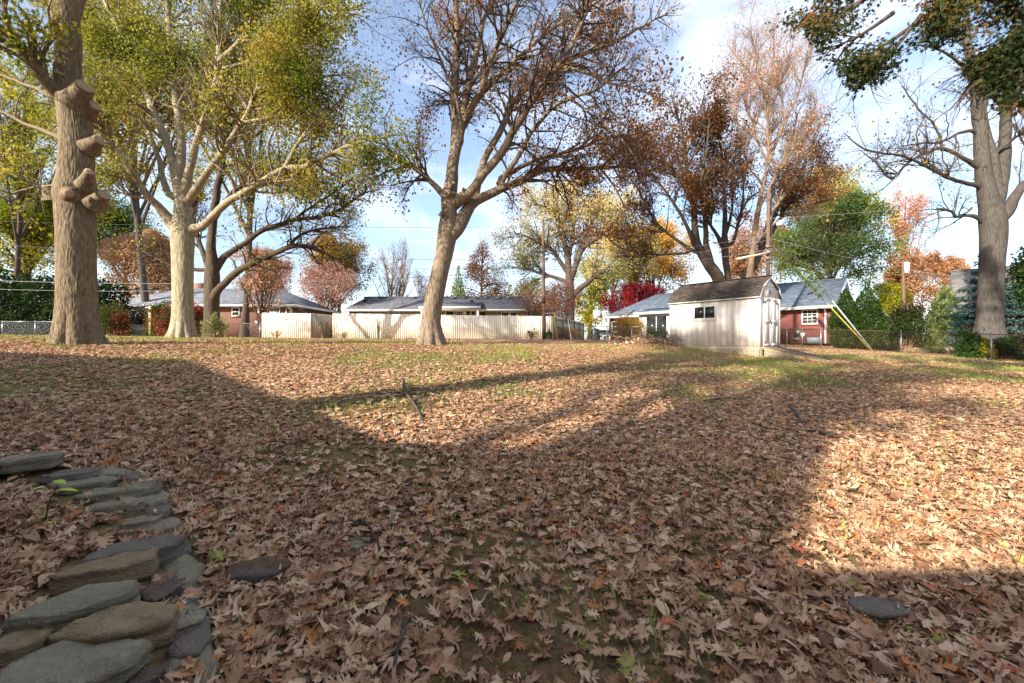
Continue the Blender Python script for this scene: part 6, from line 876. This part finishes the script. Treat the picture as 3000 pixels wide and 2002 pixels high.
def seedling():
    b = unproj(130, 1560); th = thing('seedling', 'small seedling with lime-green oval leaves growing by the stone wall', 'plant', b); rg = np.random.default_rng(5); s = MB(); tip = b + (.02, .05, .24); s.tube([b, (b + tip) / 2 + (-.02, 0, .01), tip], [.004, .003, .002], 5); s.build('stem', LF['green'], th, b); GM = plain('lime_green_leaf', 'a9bf3c', .5, var=.12)
    for i, (dx, dz, sz) in enumerate([(.09, .22, .085), (-.03, .24, .07), (.05, .27, .07), (-.06, .13, .07), (-.07, .07, .075), (-.12, .03, .06), (.0, .05, .05)]):
        t = np.linspace(0, 1, 7); w = np.sin(np.pi * t ** .8) * .32; c = np.stack([t, 0 * t, -.25 * t * t], -1); Vl = np.vstack([c + np.stack([0 * t, w, .12 * w], -1), c, c - np.stack([0 * t, w, -.12 * w], -1)]) * sz; a = rg.uniform(-.9, .9) + (3.14 if dx < 0 else 0); Rm = np.array([[np.cos(a), -np.sin(a), 0], [np.sin(a), np.cos(a), 0], [0, 0, 1]]); V_ = Vl @ Rm.T + np.array([dx * .5, .02, dz]); k = np.arange(6); MB().add(V_, Q=np.concatenate([np.stack([k, k + 1, k + 8, k + 7], -1), np.stack([k + 7, k + 8, k + 15, k + 14], -1)])).build('leaf', GM, th, smooth=True)
seedling()
# ------------------------------------------------------------------ small things across the back
def brushpile():
    rg = np.random.default_rng(61); p = P(1925, 1005, 19.5); b = np.array([6.4, 18.3, gz1(6.4, 18.3)]); th = thing('brush_pile', 'heap of bare sticks and twigs against the left end of the shed', 'brush pile', b); n = 170; c = b + rg.normal(size=(n, 3)) * (.75, .45, .0) + np.stack([0 * rg.uniform(size=n), 0 * rg.uniform(size=n), rg.uniform(.0, .42, n)], -1); a = rg.uniform(0, 6.28, n); l = rg.uniform(.25, .8, n); d = np.stack([np.cos(a), np.sin(a), rg.normal(size=n) * .3], -1) * l[:, None]; t = np.linspace(-.5, .5, 5)[None, :, None]; Pn = c[:, None] + d[:, None] * t + rg.normal(size=(n, 5, 3)) * .025; m = MB(); addbr(m, Br(Pn, np.linspace(.012, .005, 5)[None] * np.ones((n, 1))), 4); m.build('stick_heap', B_TWIG, th, b)
    l2 = rg.normal(size=(500, 3)) * (.8, .5, 0) + b; l2[:, 2] = gz(l2[:, 0], l2[:, 1]) + rg.uniform(0, .22, 500); m = MB(); leaves(m, l2, rg, .12, rg.uniform(.2, .7, 500)); m.build('leaf_heap', LM, th, b, rnd=True)
brushpile()
def clothes_post():
    b = P(442, 992, 26.5); b[2] = gz1(b[0], b[1]); th = thing('clothes_post', 'weathered square wooden post between the two big left oaks', 'post', b); PW = plain('yellowed_post', 'c0a468', .8, var=.15, stretch=(6, 6, .7)); H = P(0, 898, 26.5)[2] - b[2]; pbox('post', PW, th, -.075, .075, -.075, .075, -.1, H); pbox('post_top', PW, th, -.082, .082, -.082, .082, H + .002, H + .03); m = MB(); m.bar((-.35, 0, H - .08), (-.076, 0, H - .08), .04, .05); m.build('arm', WHITE, th)
clothes_post()
def patio_rail():
    b = P(388, 975, 32.5); b[2] = gz1(b[0], b[1]); th = thing('patio_railing', 'black iron railing round the patio of the left brick house', 'railing', b); m = MB(); w = 1.7
    for z in (.15, .95): m.box(-w, w, -.02, .02, z, z + .04)
    m.build('rail', BLACK, th)
    for x in (-w, -.55, .55, w): pbox('post', BLACK, th, x - .03, x + .03, -.028, .028, 0, 1.02)
    s = MB().box(-.01, .01, -.01, .01, .19, .948).build('baluster', BLACK, th); s.location = (-w + .12, 0, 0)
    for i in range(1, 24):
        inst('baluster', s, th, (-w + .12 + i * .14, 0, 0))
patio_rail()
def hoop():
    b = P(1736, 985, 52); b[2] = gz1(b[0], b[1]); th = thing('basketball_hoop', 'portable basketball hoop with clear backboard on a dark leaning pole', 'basketball hoop', b); t = P(1750, 925, 52); m = MB(); m.tube([b, b * .5 + t * .5, t], [.05, .045, .04], 8); m.tube([b + (.45, .1, .1), b * .5 + t * .5], [.03, .03], 6); m.build('pole', BLACK, th, b); m = MB(); m.box(-.35, .6, -.3, .3, .0, .16); m.build('base', BLACK, th)
    c = P(1751, 921, 52) - b; f = MB(); w, h = .62, .5
    for q in ((-w, w, -h, -h + .05), (-w, w, h - .05, h), (-w, -w + .05, -h + .05, h - .05), (w - .05, w, -h + .05, h - .05), (-.24, .24, -.3, -.26), (-.24, .24, .06, .1), (-.24, -.2, -.26, .06), (.2, .24, -.26, .06)): f.box(c[0] + q[0], c[0] + q[1], c[1] - .24, c[1] - .2, c[2] + q[2], c[2] + q[3])
    bb = f.build('backboard', TRIM, th); pbox('clear_panel', plain('clear_backboard', '9fb0ba', .2), bb, c[0] - w + .05, c[0] + w - .05, c[1] - .21, c[1] - .2, c[2] - h + .05, c[2] + h - .05); a = np.linspace(0, 6.283, 17); m = MB(); m.tube(np.stack([c[0] + .23 * np.cos(a), c[1] - .48 + .23 * np.sin(a), 0 * a + c[2] - .3], -1), .014, 5); m.build('rim', plain('orange_rim', 'c2552a', .5), th)
hoop()
def grill():
    b = P(1745, 990, 36); b[2] = gz1(b[0], b[1]); th = thing('covered_grill', 'barbecue under a black cover beside the white bench', 'grill', b); m = MB(); V_ = []; n = 20
    rows = [(0, .33), (.1, .34), (.5, .31), (.8, .33), (.95, .26), (1.02, .1), (1.03, .01)]; a = np.linspace(0, 6.283, n, endpoint=False)
    for z, r in rows: V_.append(np.stack([np.cos(a) * r * (1.15 + .06 * np.sin(5 * a)), np.sin(a) * r * .85, 0 * a + z], -1))
    i = np.arange(len(rows) - 1)[:, None] * n + np.arange(n)[None]; j = np.arange(len(rows) - 1)[:, None] * n + (np.arange(n)[None] + 1) % n; m.add(np.concatenate(V_), Q=np.stack([i, j, j + n, i + n], -1).reshape(-1, 4)); m.build('cover', BLACK, th, smooth=True)
grill()
def bench():
    b = P(1776, 992, 35.5); b[2] = gz1(b[0], b[1]); th = thing('bench', 'small white garden bench in front of the brick house corner', 'bench', b); pbox('seat', WHITE, th, -.48, .48, -.18, .18, .38, .44)
    for x in (-.3, .3): pbox('leg', WHITE, th, x - .07, x + .07, -.15, .15, 0, .378)
bench()
def car():
    Z = 70; b = P(1764, 990, Z); b[2] = gz1(b[0], b[1]); th = thing('parked_car', 'silver-grey family car parked far off, seen nose on beyond the bench', 'car', b); PA = plain('silver_paint', '8f969e', .3, .5, .5, .03, bump=0); m = MB(); pr = [(-2.2, .35), (-2.25, .75), (-2.1, .95), (-1.2, 1.05), (-.5, 1.6), (1.4, 1.66), (2.1, 1.2), (2.2, .4)]; m.prism([(-.9, y, z) for y, z in pr], (1.8, 0, 0)); m.build('body', PA, th)
    pbox('windscreen', GLASS, th, -.74, .74, -1.02, -.6, 1.12, 1.5); pbox('bumper', VENT, th, -.86, .86, -2.34, -2.252, .36, .56)
    for s in (-.72, .72): pbox('headlight', TRIM, th, s - .15, s + .15, -2.29, -2.24, .68, .8)
    for x in (-.8, .8):
        for y in (-1.4, 1.4): m = MB(); m.tube([(x - .11, y, .33), (x + .11, y, .33)], .33, 14); m.build('wheel', BLACK, th)
    pbox('grille', VENT, th, -.5, .5, -2.275, -2.235, .62, .76); pbox('number_plate', TRIM, th, -.22, .22, -2.36, -2.342, .42, .53)
car()
def stake(label, p0, p1, Z, r, m):
    a, b = P(*p0, Z), P(*p1, Z); a[2] = gz1(a[0], a[1]) - .02; o = MB(); o.tube([(0, 0, 0), b - a], r, 8); w = o.build('garden_stake', m, None, smooth=True); w.location = tuple(a); tag(w, label, 'stake')
stake('pale wooden stake leaning on the chain-link fence near the pole', (1674, 988), (1664, 935), 31.2, .03, TRIM); stake('yellow guy guard leaning by the corner of the wooden fence', (1633, 988), (1622, 915), 31.0, .035, YEL)
